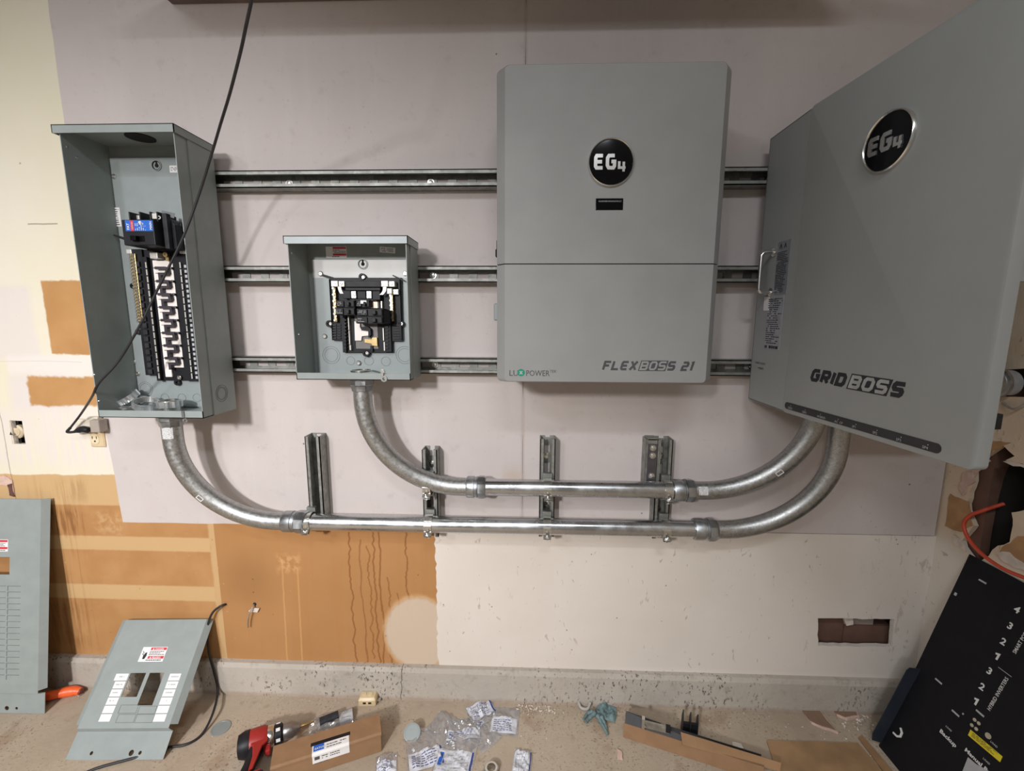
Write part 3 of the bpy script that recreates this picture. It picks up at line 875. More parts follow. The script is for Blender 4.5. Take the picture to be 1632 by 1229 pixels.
# side wall screws, seen as bright dots
pts = []
for px, py in ((107, 234), (122, 251), (151, 597), (158, 639)):
    d = ray(px, py); t = (x0 + .002) / d.x; pts.append(CAM + d * t)
rep('rivet', MB().lathe((0, 0, 0), X, [(.0026, 0), (.0022, .0012), (.0001, .0014)], 10), M['steel'], tall, pts)
part('mounting_tab', MB().box(x0 - .010, x0, -.155, -.150, W(97, 273, .15).z - .004, W(97, 273, .15).z + .004).box(x0 - .010, x0, -.155, -.150, W(99, 289, .15).z - .004, W(99, 289, .15).z + .004).box(x0 - .008, x0, -.135, -.13, W(118, 424, .13).z - .004, W(118, 424, .13).z + .004).box(x0 - .008, x0, -.135, -.13, W(119, 440, .13).z - .004, W(119, 440, .13).z + .004).box(x0 - .012, x0, -.11, -.105, W(140, 570, .11).z - .004, W(140, 570, .11).z + .004).box(x0 - .012, x0, -.11, -.105, W(141, 585, .11).z - .004, W(141, 585, .11).z + .004), M['steel'], tall)
part('padlock_tab', MB().ring(W(295, 670, .168) - Y * .0, -Y, .0055, .0030, .002, 16).fbox(WF, W(293, 668, .168).x - .003, W(293, 668, .168).x + .001, W(291, 662, .168).z - .004, W(291, 655, .168).z, .168, .170), M['steel'], tall)

# bus assembly
g = oh
cr = MB()                                         # black cradle
xl0 = W(224, 531, g + .012).x; xl1 = W(247, 531, g + .012).x; xr0 = W(287, 531, g + .012).x; xr1 = W(311, 531, g + .012).x
zt = W(240, 397, g + .012).z; zb1 = W(236, 598, g + .012).z; zb2 = W(290, 607, g + .012).z
cr.fbox(WF, xl0, xl1 - .010, zb1, zt, g, g + .012).fbox(WF, xl1 - .010, xr1, zb2, zt, g, g + .006)
cr.fbox(WF, xr0, xr1, zb2, zt - .02, g, g + .012)
cr.fbox(WF, xl1 - .006, xl1 + .004, zb2, zt - .02, g, g + .016)
cr.ring(on(285.5, 609, g), -Y, .0085, .004, .008, 16).ring(on(214, 456, g), -Y, .007, .0035, .006, 16).ring(on(222, 529, g), -Y, .007, .0035, .006, 16)
cradle = part('cradle', cr, M['black'], tall)
tw = MB()                                         # black twist-out blocks on the left rail
nb = 17
for i in range(nb):
    za = zb1 + .004 + (zt - zb1 - .03) * i / nb
    tw.fbox(WF, xl0 + .012, xl1 - .016, za, za + (zt - zb1) / nb * .62, g + .012, g + .017)
part('rail_ribs', tw, M['black2'], cradle)['kind'] = 'stuff'
for xa_, name in ((W(245, 510, g + .014).x - .0005, 'left'), (W(298, 510, g + .014).x, 'right')):
    nn = 17; zz0 = W(255, 603, g + .014).z; zz1 = W(240, 416, g + .014).z; h = (zz1 - zz0) / nn
    rep('terminal_strip', MB().fbox(WF, -.0014, .0014, 0, h * .80, 0, .002), M['tin'], cradle, [Vector((xa_, -g - .016, zz0 + h * i)) for i in range(nn)])
tt = MB()
for i in range(24):
    za = zb2 + .006 + (zt - zb2 - .04) * i / 24
    tt.fbox(WF, W(303, 520, g + .014).x, W(306.5, 520, g + .014).x, za, za + .007, g + .012, g + .0135)
part('rail_marks', tt, M['label_grey'], cradle)['kind'] = 'stuff'
bx0 = W(253.5, 507, g + .01).x; bx1 = W(293, 507, g + .01).x; bz1 = W(262, 415, g + .01).z; bz0 = W(280, 601, g + .01).z; bz2 = W(296, 586, g + .01).z
bus = part('bus_insulator', MB().prism(WF, [(bx0, bz0), (bx0 + .018, bz0), (bx0 + .018, bz2), (bx1, bz2), (bx1, bz1 - .006), (bx1 - .005, bz1), (bx0, bz1)], g + .006, g + .011), M['bus_white'], tall, .001)
ns = 8; zs1 = W(264, 425, g + .014).z; zs0 = W(282, 588, g + .014).z; ph = (zs1 - zs0) / 8.0; sw = bx1 - bx0
for_st = MB()
stroke(for_st, WF, [(-.30 * sw, 0), (.10 * sw, 0), (.14 * sw, -.02 * ph), (.16 * sw, -.36 * ph), (.12 * sw, -.45 * ph), (-.14 * sw, -.45 * ph), (-.14 * sw, -.92 * ph)], .0068, .0, .011)
for_st.fbox(WF, -.40 * sw, -.28 * sw, -.001, .0012, .004, .009).fbox(WF, .12 * sw, .28 * sw, -.0012, .0012, .003, .008).lathe(Vector((.30 * sw, -.003, 0)), -Y, [(.0032, 0), (.0032, .006), (.0001, .007)], 10)
for_st.fbox(WF, -.34 * sw, -.20 * sw, -.40 * ph, -.36 * ph, .002, .007)
rep('breaker_stab', for_st, M['stab'], tall, [Vector(((bx0 + bx1) / 2, -g - .011, zs1 - ph * i - .004)) for i in range(ns)])
# neutral bar: brass with two rows of screws
nx0 = W(215.5, 458, g + .02).x; zz1 = W(208, 404, g + .02).z; zz0 = W(226, 514, g + .02).z
nbar = part('neutral_bar', MB().fbox(WF, nx0 - .0075, nx0 + .0075, zz0, zz1, g + .002, g + .018), M['brass'], tall, .0008)
pts = [Vector((nx0 + s * .0038, -g - .018, zz0 + (zz1 - zz0) * (i + .5 + s * .12) / 22)) for i in range(22) for s in (-1, 1)]
rep('terminal_screw', MB().lathe((0, 0, 0), -Y, [(.0030, 0), (.0030, .003), (.0012, .003), (.0012, .0015), (.0001, .0015)], 10), M['steel'], nbar, pts)
# lugs
a = W(239, 412, g + .03); b = W(250, 402, g + .03)
part('lug', MB().fbox(WF, a.x, b.x, a.z, b.z, g + .006, g + .03), M['tin'], tall, .001)
a = W(286, 404, g + .02); b = W(297, 393, g + .02)
lg = part('lug', MB().fbox(WF, a.x, b.x, a.z, b.z, g + .004, g + .02).fbox(WF, a.x + .004, b.x, b.z, b.z + .018, g + .002, g + .014), M['tin'], tall, .001)
part('lug_screw', MB().ring(W(291.5, 399, g + .021), -Y, .006, .003, .003, 20), M['steel'], lg)
part('lug', MB().fbox(WF, W(199, 402, g + .02).x, W(207, 402, g + .02).x, W(200, 404, g + .02).z, W(200, 397, g + .02).z, g + .002, g + .016), M['tin'], tall, .001)
part('lug_screw', MB().lathe(W(265, 406, g + .022), -Y, [(.006, 0), (.006, .004), (.003, .004), (.003, .001), (.0001, .001)], 14).fbox(WF, W(264, 415, g + .02).x, W(269, 415, g + .02).x, W(264, 416, g + .02).z, W(264, 408, g + .02).z, g + .008, g + .02), M['brass'], tall)
# main breaker
fo = .136
a = W(198, 391, fo); b = W(243.5, 350, fo); mbx0, mbx1 = a.x, b.x; z_b, z_t = a.z, b.z
bxr = W(291, 370, .075).x
mk = MB().fbox(WF, mbx0, mbx1, z_b, z_t, g + .004, fo).fbox(WF, mbx0 + .004, bxr, z_b - .004, z_t + .004, g, .078)
mk.prism(WF, [(mbx1 - .006, z_b), (bxr, z_b - .004), (bxr, z_t - .004), (bxr - .008, z_t + .006), (mbx1 + .004, z_t + .012), (mbx1 - .006, z_t + .008)], g, .098)
main = part('main_breaker', mk, M['black'], tall, .0018)
fz = W(215, 338, .115).z
for px in (208, 224.5, 241, 252):
    xx = W(px, 345, .115).x; part('barrier', MB().fbox(WF, xx - .0015, xx + .0015, z_b if px > 240 else z_t - .02, fz, .06, .118), M['black2'], main)
part('face_bar', MB().fbox(WF, mbx1 + .003, mbx1 + .014, z_b - .004, fz - .002, .098, .112), M['black2'], main, .001)
ff = Fr((0, -fo, 0), X, Z)
a = W(201, 368.5, fo); b = W(242.5, 351, fo)
lb = part('breaker_label', MB().fbox(ff, a.x, b.x, a.z, b.z, 0, .0005), M['blue'], main)
part('red_band', MB().fbox(ff, a.x + (b.x - a.x) * .19, a.x + (b.x - a.x) * .31, a.z, b.z, 0, .0008), M['red'], lb)
tm = MB(); lf = Fr((0, 0, 0), X, Z)
vf = Fr(ff.p(a.x + (b.x - a.x) * .13, a.z + .003, 0), Z, -X)
text_mb(tm, 'FAT', vf, 0, -.001, .0085, 0, bold=.02, thick=.001)
text_mb(tm, 'DANGER', Fr(ff.p(a.x + (b.x - a.x) * .28, a.z + .004, 0), Z, -X), 0, 0, .0042, 0, thick=.0012)
vf2 = Fr(ff.p(a.x + (b.x - a.x) * .34, a.z, 0), Z, -X)
microprint(tm, vf2, .002, (b.z - a.z) * .95, -(b.x - a.x) * .42, 0, 6, 4, .75, 0, .001, .35)
tm.lathe(ff.p(a.x + (b.x - a.x) * .55, b.z - .006, .0006), -Y, [(.0042, 0), (.0042, .0004), (.0001, .0004)], 16)
text_mb(tm, 'MAIN', Fr(ff.p(a.x + (b.x - a.x) * .97, a.z + .003, 0), Z, -X), 0, 0, .0075, 0, bold=.02, thick=.001)
part('print', tm, M['print_white'], lb)
a = W(212, 385, fo); b = W(230, 376, fo)
part('toggle', MB().fbox(ff, a.x, b.x, a.z, b.z, -.002, .002).fbox(ff, a.x + .004, b.x - .012, a.z + .001, b.z - .001, 0, .012), M['gloss_black'], main, .001)
part('main_lug', MB().fbox(WF, W(249, 351, .10).x, W(258, 351, .10).x, W(250, 351, .10).z, W(250, 342, .10).z, .07, .1145).ring(W(254, 347, .1150), -Y, .0045, .0022, .002, 16), M['tin'], main, .0006)
part('main_lug', MB().fbox(WF, W(215, 349, .10).x, W(222, 349, .10).x, W(215, 350, .10).z, W(215, 343, .10).z, .07, .10), M['tin'], main, .0006)
part('wire_stub', MB().tube([W(182, 375, .065), W(191, 378, .075), W(202, 381.5, .09)], [.0022, .003, .0034], 8), M['cord'], main)
mbp = MB(); pf = Fr(W(258, 338, .0985) , (1, 0, -.22), Z)
mbp.fbox(pf, 0, .032, -.008, .004, 0, .001); part('grey_tag', mbp, plain('grey_tag', (.16, .16, .17), .5), main)

# loose locknuts standing in the bottom of the tall panel
def locknut(px, py, off, ro, ri, h, tilt, lab, z=None):
    q = W(px, py, off); ax = Vector((math.sin(tilt[0]), math.sin(tilt[1]), 1)).normalized()
    q.z = (z0 + .0020) if z is None else z
    r = thing('conduit_locknut', lab, 'locknut', q, 'loose locknuts in the tall panel')
    part('ring', MB().ring(q, ax, ro, ri, h, 36, 1, .003), M['locknut'], r)
    th = MB()
    for k in range(4): th.ring(q + ax * (h * (k + .5) / 4), ax, ri + .0008, ri - .0006, h * .1, 36)
    part('thread', th, M['steel'], r)
    return r


locknut(272, 655, .104, .0285, .0235, .016, (0, .0), 'level shiny locknut on the conduit end in the tall panel bottom', z0 + .016)
q = W(272, 655, .104); part('conduit_thread', MB().ring(Vector((q.x, q.y, z0 + .0015)), Z, .0232, .0205, .032, 32), M['steel'], tall)
def locknut2(q, ax, lab, zz):
    ax = Vector(ax).normalized(); fr = Fr(q, ax.cross(Y) if abs(ax.y) < .9 else X, ax.cross(ax.cross(Y)))
    ro, ri, h = .0285, .0235, .015
    mb = MB().ring(q, ax, ro, ri, h, 36, 1, .003); low = min(v.z for v in mb.v); dz = zz - low
    q = q + Z * dz
    r = thing('conduit_locknut', lab, 'locknut', (q.x, q.y, zz), 'loose locknuts in the tall panel')
    part('ring', MB().ring(q, ax, ro, ri, h, 36, 1, .003), M['locknut'], r)
    th = MB()
    for k in range(4): th.ring(q + ax * (h * (k + .5) / 4), ax, ri + .0008, ri - .0006, h * .1, 36)
    part('thread', th, M['steel'], r)


locknut2(W(232, 645, .10), (.28, -.22, 1), 'tilted shiny locknut lying against the level one in the tall panel', z0 + .006)
locknut2(W(207, 640, .085), (-.42, -.45, 1), 'leftmost tilted locknut with notched rim in the tall panel', z0 + .014)
q = W(204, 651, .12); q.z = z0 + .014
single('flat_washer', MB().ring(q, Z, .022, .013, .003, 28), M['steel'], 'thin flat metal ring lying at the front left of the tall panel', 'washer')

# ---------------- small panel
X0, X1, Z0, Z1, YFs = -.5655, -.283, .999, 1.337, -.14
small = thing('breaker_panel', 'small open grey breaker panel box in the middle, cover off', 'panel', ((X0 + X1) / 2, YB, Z0), 'open breaker panels')
enclosure(small, X0, X1, Z0, Z1, YFs, (.006, .005, .016), M['hood_zinc'], .017)
oh = .050
part('inner_plate', MB().box(X0 + .012, X1 - .006, -oh, YB - .0018, Z0 + .004, W(580, 413.5, oh).z), M['plate_grey'], small, .002)
part('plate_highlight', MB().box(X0 + .0125, X1 - .0065, -oh - .0004, -oh, W(580, 443, oh).z, W(580, 413.5, oh).z - .001), plain('painted_plate_highlight', (.42, .42, .41), .46, .25, .05, 15), small)  # paler strip over the plate top, its lamp highlight put into the colour
rings = MB()
for px, py, rs in ((528, 566, (.0235, .018)), (645, 566, (.0235, .018)), (559, 575, (.0115,)), (588, 575, (.0125,)), (615, 576, (.0125,))):
    q = W(px, py, oh); knock(rings, WF, q.x, q.z, rs, oh)
part('knockout_ring', rings, M['ring_line'], small)
part('hub_opening', MB().ring(W(576, 592, .092), Z, .027, .0235, .004, 28), M['steel'], small)
q = on(578.5, 421, oh)
part('keyhole_boss', MB().ring(q, -Y, .0125, .0100, .002, 24).lathe(q, -Y, [(.0046, 0), (.0046, .001), (.0001, .001)], 12).fbox(WF, q.x - .0022, q.x + .0022, q.z, q.z + .010, oh, oh + .001), M['hole'], small)
part('keyhole_ring', MB().ring(q, -Y, .0132, .0112, .0025, 28), M['plate_grey'], small)
wm, rm, tm = MB(), MB(), MB(); f2 = Fr((0, YB - .0022, 0), X, Z)
a = W(520, 411, .046); b = W(552, 393, .046); warn_label(wm, rm, tm, f2, a.x, b.x, a.z, b.z, 0, 5)
lb = part('warning_label', wm, M['white'], small); part('red_band', rm, M['red'], lb); part('print', tm, M['print_grey'], lb)
f3 = Fr(W(605, 402, .046) + Y * .0, (1, 0, -.08), (.08, 0, 1))
tm = MB(); microprint(tm, f3, .004, .037, .002, .012, 3, 8, .8, 0, .0008)
lb = part('rating_label', MB().fbox(f3, 0, .040, 0, .014, 0, .0004), M['white'], small); part('print', tm, M['print_grey'], lb)
rep('screw', screw_mb(.0065, .004), M['steel'], small, [on(511.5, 436.5, oh), on(646, 436, oh), on(518, 536, oh), on(572, 578.5, oh + .001)])
part('bonding_strap', MB().fbox(Fr(W(514, 438, oh + .002), (1, 0, -.3), Z), 0, .03, -.004, .002, 0, .002).fbox(Fr(W(626, 439, oh + .01), (1, 0, -.45), Z), 0, .034, -.0015, .0015, 0, .002), M['black'], small)
pts = []
for px, py in ((465, 404), (476, 533)):
    d = ray(px, py); t = (X0 + .002) / d.x; pts.append(CAM + d * t)
rep('rivet', MB().lathe((0, 0, 0), X, [(.0026, 0), (.0022, .0012), (.0001, .0014)], 10), M['steel'], small, pts)
q = W(612, 600, .142)
part('padlock_tab', MB().ring(q + Z * -.006, -Y, .0075, .0035, .002, 16).fbox(WF, q.x - .006, q.x - .001, q.z, q.z + .018, .142, .144), M['steel'], small)
part('latch_screw', MB().cyl(W(611, 592, .142), W(611, 592, .142) - Y * .006, .0045, n=12), M['steel'], small)

g = oh; o1 = g + .012
pp = lambda px, py, o=o1: (W(px, py, o).x, W(px, py, o).z)
fc = Fr((0, 0, 0), X, Z)


def pbox(mb, px0, py0, px1, py1, c0, c1, fr=WF):
    o = c1; a = W(px0, py0, o); b = W(px1, py1, o); return mb.fbox(fr, min(a.x, b.x), max(a.x, b.x), min(a.z, b.z), max(a.z, b.z), c0, c1)


cr = MB()
cr.prism(WF, [pp(524, 442.5), pp(639, 442.5), pp(641, 544), pp(625, 544), pp(625.5, 562), pp(546, 562), pp(545, 543), pp(528.5, 542.5)], g, g + .010)
pbox(cr, 524, 445, 530, 541, g, g + .016); pbox(cr, 634, 445, 640, 541, g, g + .016)
pbox(cr, 546, 503, 552, 561, g, g + .018); pbox(cr, 612, 503, 624, 561, g, g + .016)
for px, py in ((579.5, 442), (527.6, 516), (640, 516), (585.5, 562.5)):
    cr.ring(on(px, py, g), -Y, .009, .004, .012, 16)
cradle2 = part('cradle', cr, M['black'], small, .0006)
rep('screw', screw_mb(.0055, .004), M['steel'], small, [on(579.5, 442, g + .011), on(527.6, 516, g + .011), on(640, 516, g + .011), on(585.5, 562.5, g + .011)])
rb = MB()
for i in range(10):
    y = 503 + i * 5.6
    pbox(rb, 547.5, y, 551.5, y + 3, g, g + .021); pbox(rb, 614, y, 619, y + 3, g, g + .019)
for i in range(6):
    y = 517 + i * 4.2; pbox(rb, 530, y, 536, y + 2.4, g, g + .014); pbox(rb, 537, y, 543, y + 2.4, g, g + .013); pbox(rb, 627, y, 637, y + 2.4, g, g + .013)
part('rail_ribs', rb, M['black2'], cradle2)['kind'] = 'stuff'
part('cross_bar', pbox(MB(), 550, 448, 607, 457.5, g, g + .034), M['black2'], small, .001)
for a_, b_ in ((527, 549), (607, 629)):
    m_ = MB(); pbox(m_, a_, 447.5, (a_ + b_) / 2 + .5, 457, g, g + .034); pbox(m_, (a_ + b_) / 2 + 1.5, 448, b_, 457, g, g + .030)
    l_ = part('lug', m_, M['tin'], small, .001)
    rep('lug_screw', MB().ring((0, 0, 0), -Y, .0038, .0016, .0015, 14), M['steel'], l_, [W(a_ + 5, 452, g + .034), W(b_ - 6, 452, g + .031)])
lg = part('lug', pbox(pbox(MB(), 616.5, 459.5, 624.5, 468.5, g, g + .032), 625.5, 461, 635, 469.5, g, g + .024), M['tin'], small, .001)
rep('lug_screw', MB().ring((0, 0, 0), -Y, .0040, .0018, .0015, 14), M['steel'], lg, [W(620, 464, g + .0325), W(631.5, 465, g + .0245)])
for (p0, p1, p2) in (((541, 457), (542.5, 463), (545, 468)), ((613.5, 456.5), (612.5, 464), (608, 470))):
    P = [W(*q, g + .030) for q in (p0, p1, p2)]; m_ = MB()
    m_.loft([[q + X * s * .0042 + Y * t for s, t in ((-1, 0), (1, 0), (1, -.0015), (-1, -.0015))] for q in spline(P, 4)])
    part('neutral_strap', m_, M['tin'], small)
for px0, px1, y0, y1 in ((530.5, 535.5, 457, 513), (622, 627, 469, 512)):
    a = W((px0 + px1) / 2 + (1 if px0 < 600 else 0), (y0 + y1) / 2, g + .02).x; zz1 = W(580, y0, g + .02).z; zz0 = W(580, y1, g + .02).z
    nb_ = part('neutral_bar', MB().fbox(WF, a - .0038, a + .0038, zz0, zz1, g + .002, g + .022), M['brass'], small, .0006)
    rep('terminal_screw', MB().lathe((0, 0, 0), -Y, [(.0030, 0), (.0030, .003), (.0012, .003), (.0012, .0015), (.0001, .0015)], 10), M['steel'], nb_, [Vector((a + (.0012 if i % 2 else -.0012), -g - .022, zz0 + (zz1 - zz0) * (i + .5) / 11)) for i in range(11)])
# main lug block with two lugs
mk = MB(); pbox(mk, 546, 463, 559, 476, g, g + .030); pbox(mk, 569, 463, 583, 476, g, g + .026); pbox(mk, 593, 463, 606, 478, g, g + .028); pbox(mk, 550, 458.5, 606, 463, g, g + .034); pbox(mk, 557, 476, 600, 480, g, g + .024)
part('lug_block', mk, M['black'], small, .0008)
for px in (563.5, 588):
    m_ = MB(); pbox(m_, px - 4.2, 464, px + 4.2, 475.5, g, g + .032); m_.ring(W(px, 470.5, g + .032), -Y, .0042, .0018, .0018, 16)
    part('main_lug', m_, M['steel'], small, .0006)
# insulator, bus and stabs between the breakers
part('bus_insulator', pbox(pbox(MB(), 566, 477, 604, 491, g, g + .014), 565, 503, 603, 556, g, g + .012), plain('smoke_grey', (.16, .15, .145), .4, .2, .1, 30), small)
part('bus_bar', pbox(MB(), 590, 477, 602, 491, g, g + .017), plain('dull_copper_zinc', (.42, .34, .28), .35, .8, .1, 30), small)
q = lambda px, py: pp(px, py, g + .016)
part('bus_stab', MB().prism(WF, [q(565, 512), q(567.5, 512), q(568.5, 515.5), q(574, 515.5), q(574, 521), q(577, 527), q(587, 527), q(588.5, 535), q(577, 536), q(576, 543), q(566, 543)], g + .012, g + .018), M['bus_white'], small, .0006)
part('bus_hook', MB().prism(WF, [q(576, 521), q(588, 520.5), q(592, 524), q(593, 533), q(590, 538), q(588.5, 538), q(588.5, 527.5), q(578, 526)], g + .012, g + .024), M['black'], small, .0006)
part('bus_bar', MB().prism(WF, [q(581, 540), q(592, 541), q(593, 538), q(601, 538), q(602, 552), q(593, 551), q(592, 548), q(581, 546)], g + .010, g + .017), M['brass'], small, .0006)
part('retainer', pbox(pbox(MB(), 590, 551, 594, 560, g, g + .018), 578, 556, 590, 559, g, g + .014), M['black'], small)
for px, py, y1, kx in ((554.3, 504, 558, 3.5), (606.8, 480, 560, 4.2)):
    for (ya, yb) in (((504, 526), (527, 549), (550, 558)) if px < 600 else ((480, 491), (523, 543), (545, 559))):
        part('terminal_strip', pbox(MB(), px + kx * (ya - py) / 60, ya, px + kx * (ya - py) / 60 + 2.2, yb, g + .008, g + .020), M['tin'], small)


def breaker(px0, py0, px1, py1, front, lab):
    a = W(px0, py1, front); b = W(px1, py0, front); w = b.x - a.x; h = b.z - a.z
    m_ = MB().fbox(WF, a.x, b.x, a.z, b.z, g + .008, front - .004).fbox(WF, a.x + w * .04, a.x + w * .42, a.z + h * .10, b.z - h * .1, front - .004, front).fbox(WF, a.x + w * .60, a.x + w * .98, a.z + h * .12, b.z - h * .08, front - .004, front - .001)
    br = part('breaker', m_, M['black'], small, .0008, label=lab)
    part('toggle', MB().fbox(WF, a.x + w * .64, a.x + w * .78, a.z + h * .25, b.z - h * .25, front, front + .008), M['black2'], br, .001)
    mm = MB(); microprint(mm, WF, a.x + w * .06, a.x + w * .40, a.z + h * .2, b.z - h * .2, 3, int(px0 + py0), .6, front, .0006, .3); part('print', mm, M['label_grey'], br)
    return br


breaker(536, 478.5, 564, 490, .100, None); breaker(534, 490.5, 564.5, 502.5, .100, None)
breaker(568, 492, 609, 504, .100, None); breaker(568, 504.5, 609, 516, .100, None)
bb = breaker(567, 478, 588, 490, .088, 'half-size grey breaker with pale tag')
part('tag', pbox(MB(), 574.5, 479, 584, 484, .086, .0892), M['tin'], bb)
part('stem', pbox(pbox(MB(), 609, 494, 622, 516, g + .01, .092), 606, 503, 612, 510, g + .01, .094), M['gloss_black'], small, .002)

# ================================================================== INVERTER
ix0, ix1, iz0, izm, iz1 = -.0672, .4125, 1.008, 1.2655, 1.6585
inv = thing('inverter', 'grey wall-mounted inverter box with round black badge, in the middle', 'inverter', ((ix0 + ix1) / 2, YB, iz0))


def slab(z0, z1, rt, rb):
    rings = []
    for (dx, dz, y, r_) in ((.012, .010, -.062, .6), (0, 0, -.070, 1), (0, 0, -.199, 1), (.0165, .0015, -.2195, .9), (.0185, .003, -.2215, .85)):
        P = rrect(ix0 + dx, ix1 - dx, z0 + (dz if rb else 0), z1 - (dz if rt else 0), (max(rb * r_, .0008), max(rb * r_, .0008), max(rt * r_, .0008), max(rt * r_, .0008)), 6)
        rings.append([Vector((a, y, b)) for a, b in P])
    return MB().loft(rings)


part('upper_cover', slab(izm + .0011, iz1, .012, 0), M['inverter_grey'], inv, 0, 25)
part('lower_cover', slab(iz0, izm - .0011, 0, .010), M['inverter_grey'], inv, 0, 25)
part('chassis', MB().box(ix0 + .03, ix1 - .03, -.195, YB, iz0 + .03, iz1 - .04), M['print_grey'], inv)
part('power_switch', MB().box(ix0 - .006, ix0 + .004, -.13, -.10, W(790, 412, .115).z, W(790, 384, .115).z).box(ix0 - .009, ix0, -.125, -.105, W(790, 412, .115).z + .003, W(790, 398, .115).z), M['black'], inv, .002)
part('side_cover', MB().box(ix0 - .012, ix0 + .004, -.14, -.10, W(787, 511, .12).z, W(787, 484, .12).z), M['plate_grey'], inv, .003)
IFr = Fr((0, -.2215, 0), X, Z)
cb_ = W(973.5, 259.5, .222)


def badge(parent, fr, a, b, R=.0475, pre=1.0):
    o = fr.p(a, b, 0)
    d = part('badge', MB().lathe(o, fr.n, [(R * .93, 0), (R * .93, .0042), (R * .5, .0052), (.0001, .0055)], 48), M['gloss_black'], parent, 0, 30)
    part('badge_rim', MB().lathe(o, fr.n, [(R * .92, .001), (R * .92, .0050), (R * .955, .0068), (R * .985, .0058), (R, .0020), (R, 0), (R * .93, 0)], 56), M['chrome'], d, 0, 60)
    mb = MB(); s = R / .0475
    f = fr.sub(a, b, .0042)
    e = glyphs(mb, 'E', f, -.0355 * s, -.0150 * s, .0145 * s, .0305 * s, .0026 * s, .0070 * s, 0, 0, .0022)
    e = glyphs(mb, 'G', f, e, -.0150 * s, .0145 * s, .0305 * s, .0020 * s, .0070 * s, 0, 0, .0022)
    glyphs(mb, '4', f, e + .0015 * s, -.0215 * s, .0120 * s, .0250 * s, 0, .0051 * s, 0, 0, .0022)
    part('lettering', mb, M['chrome'], d)
    return d


badge(inv, IFr, cb_.x, cb_.z)
a = W(949, 335, .222); b = W(993.5, 316, .222)
dp = part('display', MB().fbox(IFr, a.x, b.x, a.z, b.z, -.001, .0012), M['gloss_black'], inv, .0008)
mb = MB()
for s_, fx in (('NORMAL', .10), ('WARNING', .36), ('FAULT', .72)):
    text_mb(mb, s_, IFr, a.x + (b.x - a.x) * fx, a.z + (b.z - a.z) * .68, .0042, .0012)
part('print', mb, M['label_grey'], dp)
# maker's word mark
a = W(810.5, 600, .222); b = W(888, 588, .222); zl_, zh = W(812, 599, .222).z, W(812, 589, .222).z
wl_ = W(811, 599, .222).x; h = zh - zl_
mb = MB()
text_mb(mb, 'LU', IFr, wl_, zl_, h * 1.30, 0, bold=.004)
text_mb(mb, 'POWER', IFr, W(838, 599, .222).x, zl_, h * 1.30, 0, bold=.004, sx=.83)
text_mb(mb, 'TEK', IFr, W(876, 592, .222).x, W(876, 594, .222).z, h * .62, 0)
part('word_mark', mb, M['print_grey'], inv)
q = W(830.5, 594, .222); ds = part('green_disc', MB().lathe(IFr.p(q.x, q.z), -Y, [(.0082, 0), (.0082, .0006), (.0001, .0006)], 28), M['green'], inv)
mb = MB(); glyphs(mb, 'X', IFr, q.x - .0042, q.z - .0042, .0058, .0084, 0, .0022, 0, .0004, .0010); part('letter', mb, M['label_grey'], ds)


def two_tone(parent, fr, first, last, a, b, h, w, gap, st, sh, m, mbg):
    # dark letters, then BOS reversed out of a dark frame, then dark letters again
    mb = MB(); e = glyphs(mb, first, fr, a, b, w, h, gap, st, sh); e += gap * .8
    part('lettering', mb, m, parent)
    wd = 3 * (w + st) + 2 * gap + gap * 1.6; k = sh * h
    bg = MB().prism(fr, [(e, b - h * .05), (e + wd, b - h * .05), (e + wd + k * 1.1, b + h * 1.05), (e + k * 1.1, b + h * 1.05)], 0, .0005)
    plate = part('reversed_panel', bg, m, parent)
    mb = MB(); glyphs(mb, 'BOS', fr, e + gap * .8 + st * .10, b + h * .03, w + st * .12, h * .94, gap + st * .08, st * .82, sh, .0004, .0010)
    part('lettering', mb, mbg, plate)
    mb = MB(); glyphs(mb, last, fr, e + wd + gap * .9, b, w, h, gap, st, sh); part('lettering', mb, m, parent)


a = W(959, 590, .222); b = W(1110, 591.5, .222); h = W(960, 574.5, .222).z - W(959, 589.5, .222).z; w_ = .0121; st = w_ * .40
ff2 = Fr(a + Y * 0, (b - a).normalized(), Z)
two_tone(inv, IFr, 'FLEX', 'S', a.x, a.z, h, w_, w_ * .20, st, .28, M['print_grey'], M['inverter_grey'])
mb = MB(); e = W(1084, 590, .222).x; glyphs(mb, '21', IFr, e, a.z - .0006, w_ * .85, h, w_ * .22, st, .28); part('lettering', mb, M['print_grey'], inv)

# ================================================================== CABINET WITH OPEN DOOR
gx0, gx1, gz0, gz1, gyf = .579, .985, .945, 1.577, -.200
gb = thing('power_cabinet', 'large grey cabinet at right with its door swung open towards the viewer', 'cabinet', ((gx0 + gx1) / 2, YB, gz0))
t = .002
part('cabinet_back', MB().box(gx0, gx1, YB - t, YB, gz0, gz1), M['door_grey'], gb)
part('cabinet_side', MB().box(gx0, gx0 + t, gyf, YB, gz0, gz1), M['door_grey'], gb, .0008)
part('cabinet_side', MB().box(gx1 - t, gx1, gyf, YB, gz0, gz1), M['door_grey'], gb)
part('cabinet_top', MB().box(gx0, gx1, gyf, YB, gz1 - t, gz1), M['door_grey'], gb)
part('cabinet_bottom', MB().box(gx0, gx1, gyf, YB, gz0, gz0 + t), M['door_grey'], gb)
part('inner_panel', MB().box(gx0 + .02, gx1 - .02, -.12, -.118, gz0 + .02, gz1 - .02), M['black2'], gb)
DF = Fr((.577, gyf - .002, 0), (.040, -.4, 0), Z)     # outer face of the door, n to the left
DL = .396; dz0, dz1 = .9435, 1.580
door = part('door', MB().loft([[DF.p(a, b, c) for a, b in rrect(i, DL - i, dz0 + i, dz1 - i, .009 - i, 6)] for c, i in ((-.019, 0), (-.003, 0), (-.0008, .0009), (0, .0032))]), M['door_grey'], gb, 0, 30)
